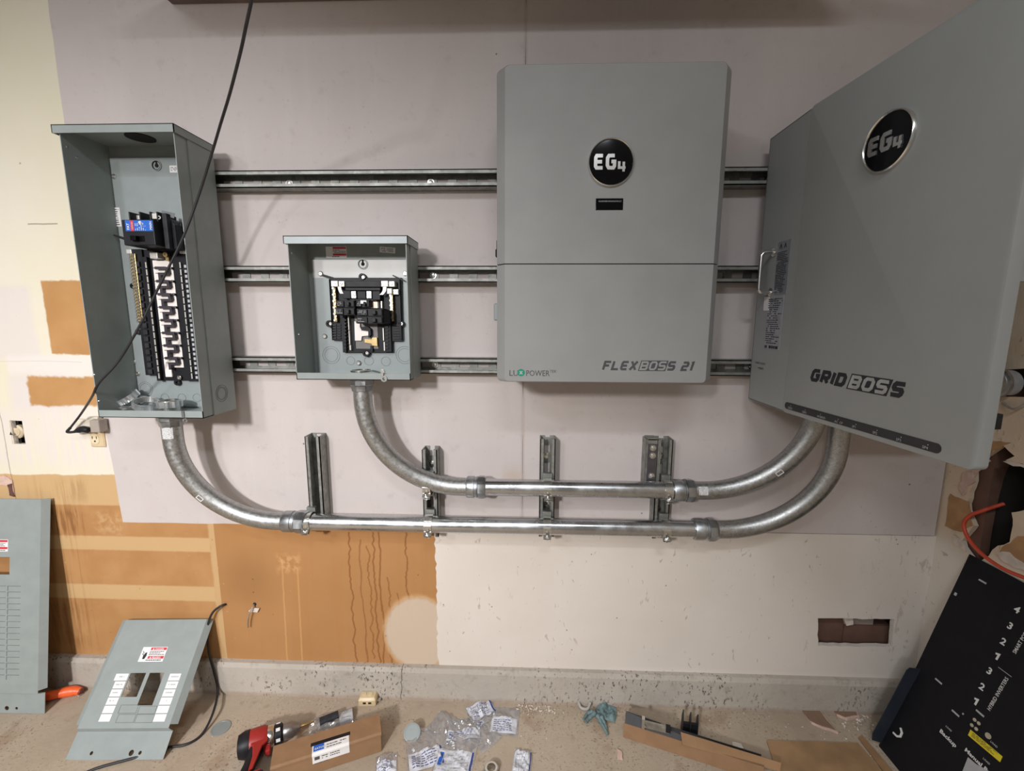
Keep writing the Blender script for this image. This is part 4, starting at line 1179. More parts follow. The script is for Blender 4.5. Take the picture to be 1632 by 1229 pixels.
part('door_flange', MB().fbox(DF, DL - .05, DL - .004, 1.20, dz1 - .02, -.036, -.019).fbox(DF, .01, DL - .02, dz0 + .02, dz0 + .03, -.030, -.019), M['door_grey'], door)
part('door_latch', MB().fbox(DF, DL - .030, DL - .010, 1.0, 1.022, -.042, -.019).fbox(DF, DL - .024, DL - .016, .996, 1.028, -.038, -.032), M['black'], door, .001)
a, b = DF.hit(1418, 225.5); badge(door, DF, a, b, .0475)
a0, b0 = DF.hit(1290, 607); a1, b1 = DF.hit(1443, 637); aT, bT = DF.hit(1297, 588)
hh = .0215
L = a1 - a0; w_ = L / 8.9 * .96; st = w_ * .38
tf = Fr(DF.p(a0 + .000, b0, 0), DF.u + DF.v * ((b1 - b0) / L), DF.v)
two_tone(door, Fr(DF.p(a0, b0, 0), DF.u, DF.v), 'GRID', 'S', 0, 0, .0265, w_ * .70, w_ * .16, w_ * .32, .30, M['print'], plain('reversed_grey', (.36, .36, .35), .5))
a0, b0 = DF.hit(1251, 648); a1, b1 = DF.hit(1501, 713)
sz = (b0 + b1) / 2
stp = part('status_strip', MB().prism(DF, rrect(a0, a1, sz - .0075, sz + .0075, .0074, 8), 0, .0008), plain('strip_black', (.02, .02, .022), .4), door)
mb = MB()
for s_, px, py in (('GRID', 1258, 649), ('GEN', 1281, 655), ('HYBRID', 1305, 662), ('AC  CP', 1333, 670), ('SP1', 1361, 679), ('SP2', 1394, 689), ('SP3', 1432, 699), ('SP4', 1474, 712)):
    a_, b_ = DF.hit(px, py); q = sz - .0055
    text_mb(mb, s_, DF, a_ - .003, q, .0062, .0008)
    mb.lathe(DF.p(a_ + .005, q + .0072, .0008), DF.n, [(.0008, 0), (.0008, .0003), (.0001, .0003)], 8)
part('print', mb, M['label_grey'], stp)
# left side: lifting handle and rating labels
SF = Fr((gx0, 0, 0), -Y, Z)
a0, b0 = SF.hit(1236, 402); a1, b1 = SF.hit(1228, 466)
hx = .030; ha = (a0 + a1) / 2; hy = -ha; zt_, zb_2 = b0, b1
hp = [Vector((gx0, hy, zt_)), Vector((gx0 - hx * .7, hy, zt_)), Vector((gx0 - hx * .95, hy, zt_ - .005)), Vector((gx0 - hx, hy, zt_ - .014)), Vector((gx0 - hx, hy, zb_2 + .014)), Vector((gx0 - hx * .95, hy, zb_2 + .005)), Vector((gx0 - hx * .7, hy, zb_2)), Vector((gx0, hy, zb_2))]
part('lifting_handle', MB().tube(spline(hp, 5), .0048, 12).lathe(hp[0], -X, [(.010, 0), (.010, .003), (.005, .004)], 16).lathe(hp[-1], -X, [(.010, 0), (.010, .003), (.005, .004)], 16), M['chrome'], gb, 0, 50, 'chrome lifting handle')


def quad(pxs): return [SF.hit(*q) for q in pxs]


P = quad([(1246, 384), (1261, 382), (1251, 469), (1233, 470)])
xs_ = [q[0] for q in P]; zs_ = [q[1] for q in P]
A0, A1 = min(xs_[0], xs_[3]), max(xs_[1], xs_[2]); B0, B1 = (zs_[2] + zs_[3]) / 2, (zs_[0] + zs_[1]) / 2
lb = part('rating_label', MB().fbox(SF, A0, A1, B0, B1, 0, .0005), plain('blue_grey_label', (.20, .21, .235), .5), gb)
mb = MB(); microprint(mb, SF, A0 + .002, A1 - .002, B0 + .004, B1 - .022, 24, 12, .92, 0, .0008, .5)
for f in (.28, .62):
    stroke(mb, SF, [(A0 + (A1 - A0) * f - .004, B1 - .015), (A0 + (A1 - A0) * f, B1 - .006), (A0 + (A1 - A0) * f + .004, B1 - .015)], .0022, .0004, .0009)
part('print', mb, M['print'], lb)
P = quad([(1229, 473), (1250, 471), (1240, 558), (1218, 556)])
A0b = min(P[0][0], P[3][0]); A1b = max(P[1][0], P[2][0]); B0b = P[2][1]; B1b = B0 - .003
lb = part('rating_label', MB().fbox(SF, A0b, A1b, B0b, B1b, 0, .0005), plain('blue_grey_pale', (.33, .34, .37), .5), gb)
mb = MB(); microprint(mb, SF, A0b + .002, A1b - .002, B0b + .012, B1b - .004, 22, 21, .8, 0, .0008, .4); text_mb(mb, 'AC INPUT', SF, A0b + .002, B1b - .010, .0075, 0, thick=.0009)
microprint(mb, SF, A0b + .002, A1b, B0b + .001, B0b + .009, 1, 4, .9, 0, .0009, .8); part('print', mb, M['print'], lb)
q = SF.hit(1222, 483); part('white_tag', MB().fbox(SF, q[0] - .012, q[0] + .014, q[1] - .018, q[1] + .015, 0, .0007), M['white'], gb)
q = SF.hit(1208, 580)
mb = MB(); text_mb(mb, 'SMART PORTS', SF, q[0] - .013, q[1], .0075, 0, thick=.0006); text_mb(mb, 'HYBRID', SF, q[0] + .002, q[1] - .012, .0075, 0, thick=.0006); part('lettering', mb, M['print'], gb)
# nipple and bushing from the far side of the cabinet into the right wall
q = W(1610, 610, .12); zc_ = q.z
r = thing('conduit_nipple', 'grey conduit stub with bushing entering the right wall beside the open door', 'conduit', (1.07, -.12, zc_ - .03))
part('pipe', MB().cyl((gx1 + .001, -.12, zc_), (XR - .001, -.12, zc_), .030, n=32), plain('grey_pvc', (.36, .35, .36), .5), r, 0, 50)
part('bushing', MB().lathe((XR - .055, -.12, zc_), X, [(.030, 0), (.034, .001), (.034, .010), (.031, .012), (.031, .016), (.036, .018), (.036, .026), (.030, .028)], 36), M['fitting'], r, 0, 40)
# ================================================================== COVERS LEANING ON THE WALLS
def cover(r, fr, wd, ln, flap, step, holes, flange=.018, fdepth=.016):
    # face from v=flap to v=ln raised by step over a foot flap; side flanges folded back
    t = .0016
    part('face', MB().prism(fr, [(-wd / 2, flap), (wd / 2, flap), (wd / 2, ln), (-wd / 2, ln)], step - t, step, holes), M['panel_grey'], r)
    for s in (-1, 1):
        ou, dn = (flange * .8, flange * .42) if s < 0 else (flange * .72, flange * .8)
        fa = lambda v: [fr.p(s * a, v, c) for a, c in ((wd / 2, step), (wd / 2 + ou, step - dn), (wd / 2 + ou - t, step - dn - t * .6), (wd / 2 - t, step - t))]
        part('side_flange', MB().loft([fa(flap + .008), fa(ln)][::s]), M['panel_grey'], r)
    f = MB()
    w2 = wd / 2 + .006
    f.loft([[fr.p(-wd / 2, flap, step - t), fr.p(wd / 2, flap, step - t), fr.p(wd / 2, flap, step), fr.p(-wd / 2, flap, step)],
            [fr.p(-w2, flap - .006, -t), fr.p(w2, flap - .006, -t), fr.p(w2, flap - .006 - .001, 0), fr.p(-w2, flap - .007, 0)]])
    hs = [circ(w2 * f_, .014, .0042 if k else .0065, 14) for k, f_ in enumerate((.30, .48, -.52))]
    f.prism(fr, [(-w2, 0), (w2, 0), (w2, flap - .006), (-w2, flap - .006)], -t, 0, hs)
    part('foot_flap', f, M['panel_grey'], r)


# small cover
b0, b1 = F(106.5, 1213.5), F(256.5, 1210.5); t0, t1 = W(190.8, 990.6, .012), W(317.7, 989.5, .012)
fs = Fr((b0 + b1) / 2 + Z * .0012, (b1 - b0).normalized() + (t1 - t0).normalized(), ((t0 + t1) - (b0 + b1)))
wdS = .5 * ((b1 - b0).length + (t1 - t0).length); lnS = ((t0 + t1) / 2 - (b0 + b1) / 2).length
cs = thing('panel_cover', 'small grey panel cover with two cut-outs and white circuit labels, leaning on the kerb', 'cover', fs.o, 'panel covers')
stp_ = .013
H = lambda *q: [fs.hit(a, b, stp_) for a, b in q]
fl_ = (H((134, 1161))[0][1] + H((275, 1161))[0][1]) / 2
h1 = H((205, 1072.8), (230.5, 1073), (220, 1111.5), (196.5, 1111)); h2 = H((236, 1072.5), (259.5, 1072.5), (245, 1124.5), (221.5, 1124.5))
sq = lambda h: [(min(h[0][0], h[3][0]) * .5 + max(h[0][0], h[3][0]) * .5, h[3][1]), ((h[1][0] + h[2][0]) / 2, h[3][1]), ((h[1][0] + h[2][0]) / 2, h[0][1]), (min(h[0][0], h[3][0]) * .5 + max(h[0][0], h[3][0]) * .5, h[0][1])]
cover(cs, fs, wdS, lnS, fl_, stp_, [sq(h1), sq(h2)])
P = H((228, 1031.5), (266, 1031), (261, 1054.5), (220.5, 1055))
a0 = (P[0][0] + P[3][0]) / 2; a1 = (P[1][0] + P[2][0]) / 2; v0 = (P[2][1] + P[3][1]) / 2; v1 = (P[0][1] + P[1][1]) / 2
wm, rm, tm = MB(), MB(), MB(); ffS = fs.sub(0, 0, stp_)
warn_label(wm, rm, tm, ffS, a0, a1, v0, v1, 0, 7)
lb = part('warning_label', wm, M['white'], cs); part('red_band', rm, M['red'], lb); part('print', tm, M['print_grey'], lb)
mb = MB()
for f_, s_ in ((.80, 'DANGER'), (.22, 'PELIGRO')): text_mb(mb, s_, ffS, a0 + (a1 - a0) * .52, v0 + (v1 - v0) * f_, (v1 - v0) * .17, 0, bold=.02, thick=.001)
for f_ in (.80, .22): mb.add([ffS.p(a0 + (a1 - a0) * .42, v0 + (v1 - v0) * f_, .001), ffS.p(a0 + (a1 - a0) * .49, v0 + (v1 - v0) * f_, .001), ffS.p(a0 + (a1 - a0) * .455, v0 + (v1 - v0) * (f_ + .14), .001)], [(0, 1, 2)])
part('lettering', mb, M['print_white'], lb)
mb = MB(); u_ = a1 - a0; hh_ = v1 - v0      # hand struck by a spark, in black
mb.prism(ffS, [(a0 + u_ * .14, v0 + hh_ * .18), (a0 + u_ * .22, v0 + hh_ * .18), (a0 + u_ * .26, v0 + hh_ * .40), (a0 + u_ * .24, v0 + hh_ * .64), (a0 + u_ * .18, v0 + hh_ * .60), (a0 + u_ * .13, v0 + hh_ * .40)], .0003, .001)
stroke(mb, ffS, [(a0 + u_ * .06, v0 + hh_ * .72), (a0 + u_ * .12, v0 + hh_ * .60), (a0 + u_ * .08, v0 + hh_ * .52), (a0 + u_ * .14, v0 + hh_ * .44)], .0012, .0003, .001)
part('pictogram', mb, M['print'], lb)
words = ['MAIN HOUSE', 'POOL', 'SHOP', '', '', '', 'EV CHRG', 'DRYER', 'RANGE', '', '', '']
for c_, (top, bot) in enumerate((((191, 202.5, 1073), (159.5, 178, 1151)), ((268, 285.5, 1073), (247, 266, 1151)))):
    A = H((top[0], top[2]), (top[1], top[2]), (bot[0], bot[2]), (bot[1], bot[2]))
    x0_ = (A[0][0] + A[2][0]) / 2 - (.004 if c_ == 0 else 0); x1_ = (A[1][0] + A[3][0]) / 2; vt = A[0][1]; vb = A[2][1]; dv = (vt - vb) / 6
    for i in range(6):
        v_ = vt - dv * (i + 1); ex = .006 if (c_ == 0 and i == 0) else 0
        lb = part('circuit_label', MB().fbox(ffS, x0_ - ex, x1_, v_ + dv * .05, v_ + dv * .93, 0, .0005), M['white'], cs)
        mb = MB(); microprint(mb, ffS, x0_ + .006, x1_ - .004, v_ + dv * .42, v_ + dv * .66, 1, i * 3 + c_, .9 if i < 3 else .4, 0, .0007, .7)
        if i < 4: part('print', mb, M['label_grey'], lb)
mb = MB()
for i in range(2):
    for (pa, pb, y0, y1) in ((188, 216, 1124, 1137), (184, 212, 1139, 1152)) if i == 0 else ((218.5, 246, 1126, 1138), (214, 242, 1139, 1152)):
        A = H((pa, y1), (pb, y1), (pa + 3, y0), (pb + 3, y0)); q0, q1 = A[0][0], A[1][0]; r0, r1 = A[0][1], A[2][1]
        stroke(mb, ffS, [(q0, r0), (q1, r0), (q1, r1), (q0, r1), (q0, r0)], .0009, 0, .0004)
part('knockout_line', mb, plain('score_line', (.12, .135, .13), .6), cs)

# tall cover, mostly out of the picture on the left
br_, tr_ = F(68, 1138), W(52, 795, .012); wdT = .31
uT = Vector((1, .02, 0)).normalized(); vT = (tr_ - br_)
fT = Fr(br_ + Z * .0012 - uT * (wdT / 2), uT, vT); lnT = vT.length
ct = thing('panel_cover', 'tall grey panel cover with rows of breaker slots leaning at the left edge', 'cover', fT.o, 'panel covers')
sT = .014
HT = lambda *q: [fT.hit(a, b, sT) for a, b in q]
flT = HT((80, 1106))[0][1]
w1 = HT((15, 916))[0]; w1b = HT((12, 888))[0]
win = [(-.09, w1[1]), (w1[0], w1[1]), (w1[0], w1b[1]), (-.09, w1b[1])]
cover(ct, fT, wdT, lnT, flT, sT, [win])
ffT = fT.sub(0, 0, sT)
a = HT((0, 879), (13, 860)); wm, rm, tm = MB(), MB(), MB(); warn_label(wm, rm, tm, ffT, a[1][0] - .060, a[1][0], a[0][1], a[1][1], 0, 17)
lb = part('warning_label', wm, M['white'], ct); part('red_band', rm, M['red'], lb); part('print', tm, M['print_grey'], lb)
mb = MB()
A = HT((5, 934), (28, 934), (18, 1076), (40, 1076)); x0_ = (A[0][0] + A[2][0]) / 2; x1_ = (A[1][0] + A[3][0]) / 2; vt, vb = A[0][1], A[2][1]
for i in range(16):
    v_ = vt + (vb - vt) * i / 15
    for q in (0, 1):
        xa_ = x0_ - q * (x1_ - x0_ + .002); mb.fbox(ffT, xa_, xa_ + (x1_ - x0_) * .9, v_ - .0006, v_ + .0006, 0, .0005); mb.fbox(ffT, xa_ - .0008, xa_ + .0008, v_ - (vt - vb) / 15 * .8, v_, 0, .0005)
part('knockout_line', mb, plain('score_line2', (.14, .155, .15), .6), ct)

# black inner cover leaning on the right wall
tl, bl = RW(1545, 883, XR - .003), F(1399, 1192)
bl = Vector((.968, -.122, .001))
fB = Fr(bl, -Y, Vector((tl.x, -.122 + .0, tl.z)) - bl)
lnB = (Vector((tl.x, -.122, tl.z)) - bl).length; wdB = .50
# far edge follows the pixels of the photograph's edge on this plane
e1 = fB.hit(1545, 883); e0 = fB.hit(1400, 1190)
bc = thing('inner_cover', 'black metal inner cover with white numbers leaning on the right wall', 'cover', bl)
BLK = plain('black_powder_coat', (.009, .009, .012), .62, 0, .1, 30, spec=.2)
part('face', MB().prism(fB, [(e0[0], 0), (wdB, 0), (wdB, lnB), (e1[0], lnB)], -.0018, 0), BLK, bc)
g = fB.hit(1444, 1074)
part('side_flange', MB().prism(Fr(fB.p(e0[0], 0, 0), fB.n, fB.v), [(0, .012), (.026, .012), (.033, .03), (.033, .235), (.028, .245), (0, .25)], -.0016, 0), plain('blue_black_coat', (.024, .03, .043), .45, 0, .1, 30), bc)
HB = lambda px, py: fB.hit(px, py)
mb = MB()
VV = Fr(fB.o, fB.v, -fB.u)                        # reading up the slope
a, b = HB(1578, 1134); a2, b2 = HB(1604, 1080); L = math.hypot(a2 - a, b2 - b)
text_mb(mb, 'HYBRID INVERTERS', Fr(fB.p(a, b, 0), fB.v, -fB.u), 0, 0, L / 8.6, 0, bold=.01)
part('lettering', mb, M['print_white'], bc); mb = MB()
a, b = HB(1619, 1043); text_mb(mb, 'SMART PORTS', Fr(fB.p(a, b, 0), fB.v, -fB.u), 0, 0, L / 8.6, 0, bold=.01)
for s_, px, py in (('4', 1622, 972), ('3', 1611, 998), ('2', 1600, 1023), ('1', 1590, 1047), ('3', 1578, 1070), ('2', 1566, 1095), ('1', 1556, 1119)):
    a, b = HB(px, py); part('port_number', text_mb(MB(), s_, Fr(fB.p(a, b, 0), fB.u, fB.v), -.006, -.0075, .021, 0, bold=.03) if s_ != '1' else (lambda q: (stroke(q, Fr(fB.p(a, b, 0), fB.u, fB.v), [(-.006, .004), (.0005, .0065), (.0005, -.0075)], .0042, 0, .0004), q)[1])(MB()), M['print_white'], bc)
for s_, px, py, z_ in (('Backup', 1497, 1166, .0125), ('Manual Bypass', 1537, 1196, .0118)):
    a, b = HB(px, py); part('lettering', text_mb(MB(), s_, Fr(fB.p(a, b, 0), fB.u, fB.v), 0, 0, z_, 0, bold=.03, sx=1.15), M['print_white'], bc)
mb2 = MB()
for px, py in ((1512, 1161), (1572, 1213), (1584, 1186)):
    a, b = HB(px, py); text_mb(mb2, 'LOAD', Fr(fB.p(a, b, 0), fB.u, fB.v), -.007, -.002, .0055, 0)
part('lettering', mb, M['print_white'], bc); part('lettering', mb2, M['print_white'], bc)
sl = MB()
for px, py in ((1566, 927), (1496, 1086), (1523, 1137), (1562, 1137)):
    a, b = HB(px, py); sl.fbox(fB, a - .009, a + .009, b - .002, b + .002, 0, .0006)
for px, py, q in ((1523, 947, .003), (1535, 1138, .0015)):
    a, b = HB(px, py); sl.fbox(fB, a - q, a + q, b - q * 1.3, b + q * 1.3, 0, .0006)
part('slot', sl, M['label_grey'], bc)
hl = MB()
for px, py, q in ((1549, 1156, .0038), (1553.5, 1147.5, .0038), (1560, 1153, .0038), (1556, 1162, .0038), (1575, 1173, .0062)):
    a, b = HB(px, py); hl.lathe(fB.p(a, b, 0), fB.n, [(q, 0), (q, .0006), (.0001, .0006)], 16)
part('light_hole', hl, plain('pale_hole', (.50, .46, .34), .6), bc)
a, b = HB(1596, 1080)
ln_ = MB(); a, b = HB(1600, 1070); ln_.fbox(fB, a - .012, a + .016, b - .0006, b + .0006, 0, .0005); part('rule_line', ln_, M['label_grey'], bc)
P = [HB(*q) for q in ((1547, 1163), (1598, 1206), (1594, 1215), (1543, 1172))]
yl = part('yellow_label', MB().prism(fB, P, 0, .0006), M['yellow'], bc)
mb = MB(); yu = Vector((P[2][0] - P[3][0], P[2][1] - P[3][1])); yf_ = Fr(fB.p(*P[3], .0006), fB.u * yu.x + fB.v * yu.y, fB.v)
microprint(mb, yf_, .006, yu.length - .004, .003, abs(P[0][1] - P[3][1]) * .92, 4, 3, .95, 0, .0003, .4); part('print', mb, M['print'], yl)
P = [HB(*q) for q in ((1543, 1207), (1556, 1218), (1590, 1240), (1530, 1240))]
P[2] = (P[1][0] + .03, P[2][1]); wl2 = part('white_label', MB().prism(fB, P, 0, .0006), M['label_grey'], bc)
mb = MB(); a, b = HB(1430, 1165)
stroke(mb, fB, [(a + .004, b + .014), (a + .012, b + .007), (a + .013, b - .004), (a + .006, b - .011), (a - .006, b - .012)], .0045, 0, .002)
part('hook', mb, M['white'], bc)

# ================================================================== ON THE FLOOR
def gz(px, py, z=0.0): return F(px, py, z)


CARD = plain('brown_cardboard', (.29, .165, .085), .75, 0, .07, 30)
CARD2 = plain('worn_cardboard', (.33, .19, .095), .8, 0, .12, 14)
# carton: long box lying on its side, lid edge and label towards the viewer
hC = .062
A0, A1 = gz(608, 1199), gz(512, 1231); d_ = (A0 - A1).normalized()
tA = gz(610, 1167, hC * .52)
lo0 = gz(608.5, 1198, 0); ax = Vector((d_.x, d_.y, 0)).normalized(); nrm = Vector((ax.y, -ax.x, 0))
fC = Fr(lo0, -ax, Z)                              # front face, running left from its right-hand foot
if fC.n.y > 0: fC = Fr(lo0 - ax * .0, ax, Z)
sgn = -1 if fC.u.x > 0 else 1                     # u points right: box spans -L..0
Lc = .26; dC = .085
q = fC.hit(610, 1167); zl2 = max(.02, q[1])
T0 = gz(609, 1137, zl2 + .002); bk = max(.03, -(T0 - fC.o).dot(fC.n))
bt = thing('cardboard_box', 'brown cardboard carton with a white shipping label lying beside the red drill', 'box', fC.p(-Lc / 2, 0, 0))
part('body', MB().fbox(fC, -Lc, 0, .0008, zl2, -bk, 0), CARD, bt, .001)
part('lid', MB().loft([[fC.p(-Lc - .001, zl2 - .004, .005), fC.p(.001, zl2 - .004, .005), fC.p(.001, zl2 - .002, .0), fC.p(-Lc - .001, zl2 - .002, .0)], [fC.p(-Lc - .001, zl2 - .0005, .005), fC.p(.001, zl2 - .0005, .005), fC.p(.001, zl2 + .0025, -.0), fC.p(-Lc - .001, zl2 + .0025, -.0)]]).fbox(fC, -Lc - .001, .001, zl2, zl2 + .0025, -bk, 0), CARD, bt)
lf = Fr(fC.p(0, zl2 + .0026, 0), fC.u, -fC.n)    # top of the lid, n up
def lid(px, py): return lf.hit(px, py)
a, b = lid(493.5, 1181), lid(560, 1160)
xa_, xb2 = lid(498, 1188)[0], lid(556, 1168)[0]
lt = max(.012, min(.05, lid(527, 1181)[1]))
lb = part('shipping_label', MB().fbox(lf, xa_, xb2, 0, lt, 0, .0004).fbox(fC, xa_, xb2, zl2 - .028, zl2 - .0045, .0002, .0006).add([fC.p(xa_, zl2 + .003, -.0005), fC.p(xb2, zl2 + .003, -.0005), fC.p(xb2, zl2 - .0005, .0056), fC.p(xa_, zl2 - .0005, .0056), fC.p(xb2, zl2 - .005, .0054), fC.p(xa_, zl2 - .005, .0054)], [(1, 0, 3, 2), (2, 3, 5, 4)]), M['white'], bt)
part('black_tape', MB().fbox(lf, xa_ - .004, xb2 + .003, lt, lt + .010, 0, .0006), M['black'], bt)
part('blue_logo', MB().fbox(lf, xa_ + .003, xa_ + .028, lt * .15, lt, .0004, .0007), M['blue'], lb)
mb = MB(); text_mb(mb, 'EATON', lf, xa_ + .006, lt * .35, .0075, 0, bold=.02, thick=.0012); part('lettering', mb, M['print_white'], lb)
mb = MB(); fl2 = Fr(fC.p(0, -.013, .0006), fC.u, fC.v)
microprint(mb, lf, xa_ + .034, xb2 - .003, .002, lt * .8, 2, 3, .9, 0, .0006, .35)
text_mb(mb, 'BREAKER PANEL', fl2, xa_ + .022, zl2 + .006, .0055, 0, bold=.01)
microprint(mb, fl2, xa_ + .022, xb2 - .02, zl2 - .008, zl2 + .004, 2, 8, .9, 0, .0003, .4); microprint(mb, fl2, xa_ + .004, xb2 - .02, zl2 - .018, zl2 - .014, 1, 5, .9, 0, .0003, .5)
mb.fbox(fl2, xa_ + .005, xa_ + .017, zl2 - .006, zl2 + .008, 0, .0003)
part('print', mb, M['print_grey'], lb)

# drill lying on its side, chuck to the right
dz_ = .034
c0, c1 = gz(400, 1182, dz_), gz(470, 1158, dz_)
ua = (c1 - c0); ua.z = 0; ua.normalize(); ub = gz(392, 1229, dz_) - gz(408, 1190, dz_); ub.z = 0
fD = Fr(gz(414, 1180, dz_), ua, -ub)              # u along the barrel, v away from the grip, n up
if fD.n.z < 0: fD.n = -fD.n
RED = plain('red_tool_plastic', (.34, .02, .018), .45, 0, .08, 30)
dr = thing('cordless_drill', 'red and black cordless drill lying on its side on the floor', 'drill', Vector((fD.o.x, fD.o.y, 0)))
k_ = .92
body = [[fD.p(a, y, z_) for y, z_ in [(r_ * math.cos(t) * sy, r_ * math.sin(t)) for t in [2 * PI * j / 16 for j in range(16)]]] for a, r_, sy in ((-.040, .018, 1), (-.037, .026, 1.05), (-.02, .031, 1.05), (.012, .031, 1.05), (.020, .027, 1))]
part('motor_housing', MB().loft(body), RED, dr, 0, 40)
part('rear_cap', MB().loft([[fD.p(a, y, z_) for y, z_ in [(r_ * math.cos(t), r_ * math.sin(t)) for t in [2 * PI * j / 16 for j in range(16)]]] for a, r_ in ((-.050, .020), (-.048, .027), (-.034, .0325), (-.022, .0325))]), M['black'], dr, 0, 40)
part('gear_case', MB().lathe(fD.p(.018, 0, 0), fD.u, [(.0245, 0), (.0265, .003), (.0265, .014), (.024, .017)], 24), M['steel'], dr, 0, 40)
part('torque_collar', MB().lathe(fD.p(.036, 0, 0), fD.u, [(.023, 0), (.025, .002), (.025, .016), (.022, .019)], 12), M['black'], dr, 0, 40)
mb = MB()
for j in range(6): mb.fbox(Fr(fD.p(.045, 0, 0), fD.u, fD.v * math.cos(j) + fD.n * math.sin(j)), -.005, .005, .0235, .0255, -.004, .004)
part('collar_window', mb, M['white'], dr)
part('chuck', MB().lathe(fD.p(.056, 0, 0), fD.u, [(.019, 0), (.0205, .002), (.0205, .022), (.018, .026), (.011, .040), (.007, .043)], 24), plain('chuck_steel', (.30, .28, .27), .35, .8, .1, 40), dr, 0, 40)
part('drill_bit', MB().lathe(fD.p(.098, 0, 0), fD.u, [(.0032, 0), (.0032, .030), (.0005, .036)], 10), M['brass'], dr, 0, 40)
G = []
for f_, wx, wz, sh in ((0, .020, .020, 0), (.018, .018, .019, -.004), (.045, .0155, .0175, -.012), (.075, .0165, .0175, -.022), (.098, .021, .019, -.030)):
    G.append([fD.p(-.004 + sh + wx * math.cos(t), -.020 - f_, wz * math.sin(t)) for t in [2 * PI * j / 14 for j in range(14)]])
part('grip', MB().loft(G), M['black'], dr, 0, 40)
part('grip_shell', MB().prism(Fr(fD.o, fD.u, fD.v), [(-.020, -.018), (.022, -.018), (.022, -.030), (.010, -.040), (.004, -.062), (-.006, -.096), (-.016, -.100), (-.010, -.062), (-.012, -.036)], .015, .0215), RED, dr, .002)
part('trigger', MB().fbox(fD, .016, .028, -.050, -.028, -.008, .008), RED, dr, .003)
part('battery', MB().fbox(fD, -.068, .020, -.165, -.118, -.032, .032), M['black'], dr, .006)
part('battery_shoe', MB().fbox(fD, -.062, .014, -.120, -.112, -.028, .028), RED, dr, .003)


# crumpled clear bags
def film():
    m = bpy.data.materials.new('clear_bag_film'); m.use_nodes = True; t = m.node_tree; n = t.nodes
    out = n['Material Output']; n.remove(n['Principled BSDF'])
    tr = n.new('ShaderNodeBsdfTransparent'); tr.inputs[0].default_value = (.93, .93, .94, 1)
    gl = n.new('ShaderNodeBsdfGlossy'); gl.inputs['Roughness'].default_value = .17
    df = n.new('ShaderNodeBsdfDiffuse'); df.inputs[0].default_value = (.75, .76, .80, 1)
    a = n.new('ShaderNodeMixShader'); a.inputs[0].default_value = .17; b = n.new('ShaderNodeMixShader')
    lw = n.new('ShaderNodeLayerWeight'); lw.inputs[0].default_value = .35
    mp = n.new('ShaderNodeMapRange'); mp.inputs[3].default_value = .16; mp.inputs[4].default_value = .75; t.links.new(lw.outputs['Facing'], mp.inputs[0])
    t.links.new(tr.outputs[0], a.inputs[1]); t.links.new(df.outputs[0], a.inputs[2])
    t.links.new(mp.outputs[0], b.inputs[0]); t.links.new(a.outputs[0], b.inputs[1]); t.links.new(gl.outputs[0], b.inputs[2]); t.links.new(b.outputs[0], out.inputs[0])
    return m


M['film'] = film()
BAGW = plain('bag_label_white', (.60, .61, .66), .35, 0, .05, 30)
BAGB = plain('bag_navy', (.03, .05, .22), .4, 0, .05, 30)


def crumple(seed, amp, freq):
    r = random.Random(seed); D = [(r.uniform(0, 2 * PI), r.uniform(.6, 1.8) * freq, r.uniform(0, 6.3)) for _ in range(7)]
    def f(u, v):
        h = 0
        for i, (a, k_, p) in enumerate(D): h += abs(((u * math.cos(a) + v * math.sin(a) + .12 * math.sin(5 * u + 7 * v + p)) * k_ * (1 if i < 4 else 2.6) + p) % 2 - 1) * (1 if i < 4 else .6)
        e = min(u, 1 - u, v, 1 - v); e = min(1, e * 6)
        return amp * max(0, (h / len(D) - .28)) * 1.6 * (.25 + .75 * e)
    return f


def bag(px, py, wpx, hpx, ang, seed, lab, printed=(.35, 1.0), amp=.022, stripe=True, blue=False, under=.0008):
    c = gz(px, py); w_ = (gz(px + wpx / 2, py) - gz(px - wpx / 2, py)).length; h_ = (gz(px, py - hpx / 2) - gz(px, py + hpx / 2)).length
    ca, sa = math.cos(ang), math.sin(ang); f = crumple(seed, amp, 2.2)
    fb = Fr(c, (ca, sa, 0), (-sa, ca, 0))
    pt = lambda u, v, o=0: fb.p((u - .5) * w_, (v - .5) * h_ * 1.0, under + f(u, v) + o)
    r = thing('plastic_bag', lab, 'bag', c, 'clear plastic hardware bags')
    part('film', MB().sheet(lambda u, v: pt(u, v), 38, 38), M['film'], r, 0, 0)
    part('film', MB().sheet(lambda u, v: fb.p((u - .5) * w_, (v - .5) * h_, under + f(u, v) * .25), 14, 14), M['film'], r)
    if printed:
        v0, v1 = printed
        part('printed_panel', MB().sheet(lambda u, v: pt(.06 + .88 * u, v0 + (v1 - v0) * v * .94, .0006), 16, 12), BAGW, r)
        if stripe: part('navy_stripe', MB().sheet(lambda u, v: pt(.90 + .05 * u, v0 + (v1 - v0) * v * .94, .0011), 3, 12), BAGB, r)
        mb = MB(); rr = random.Random(seed)
        for i in range(6):
            vv = v0 + (v1 - v0) * (.15 + .12 * i); u0 = .14
            while u0 < .72:
                du = rr.uniform(.05, .12); mb.add([pt(u0, vv, .0014), pt(u0 + du, vv, .0014), pt(u0 + du, vv + .018, .0014), pt(u0, vv + .018, .0014)], [(0, 1, 2, 3)]); u0 += du + .03
        part('print', mb, BAGB if seed % 2 else M['label_grey'], r)
        if blue: part('blue_mark', MB().sheet(lambda u, v: pt(.10 + .09 * u, v0 + (v1 - v0) * (.3 + .5 * v), .0016), 3, 6), M['blue'], r)
    return r


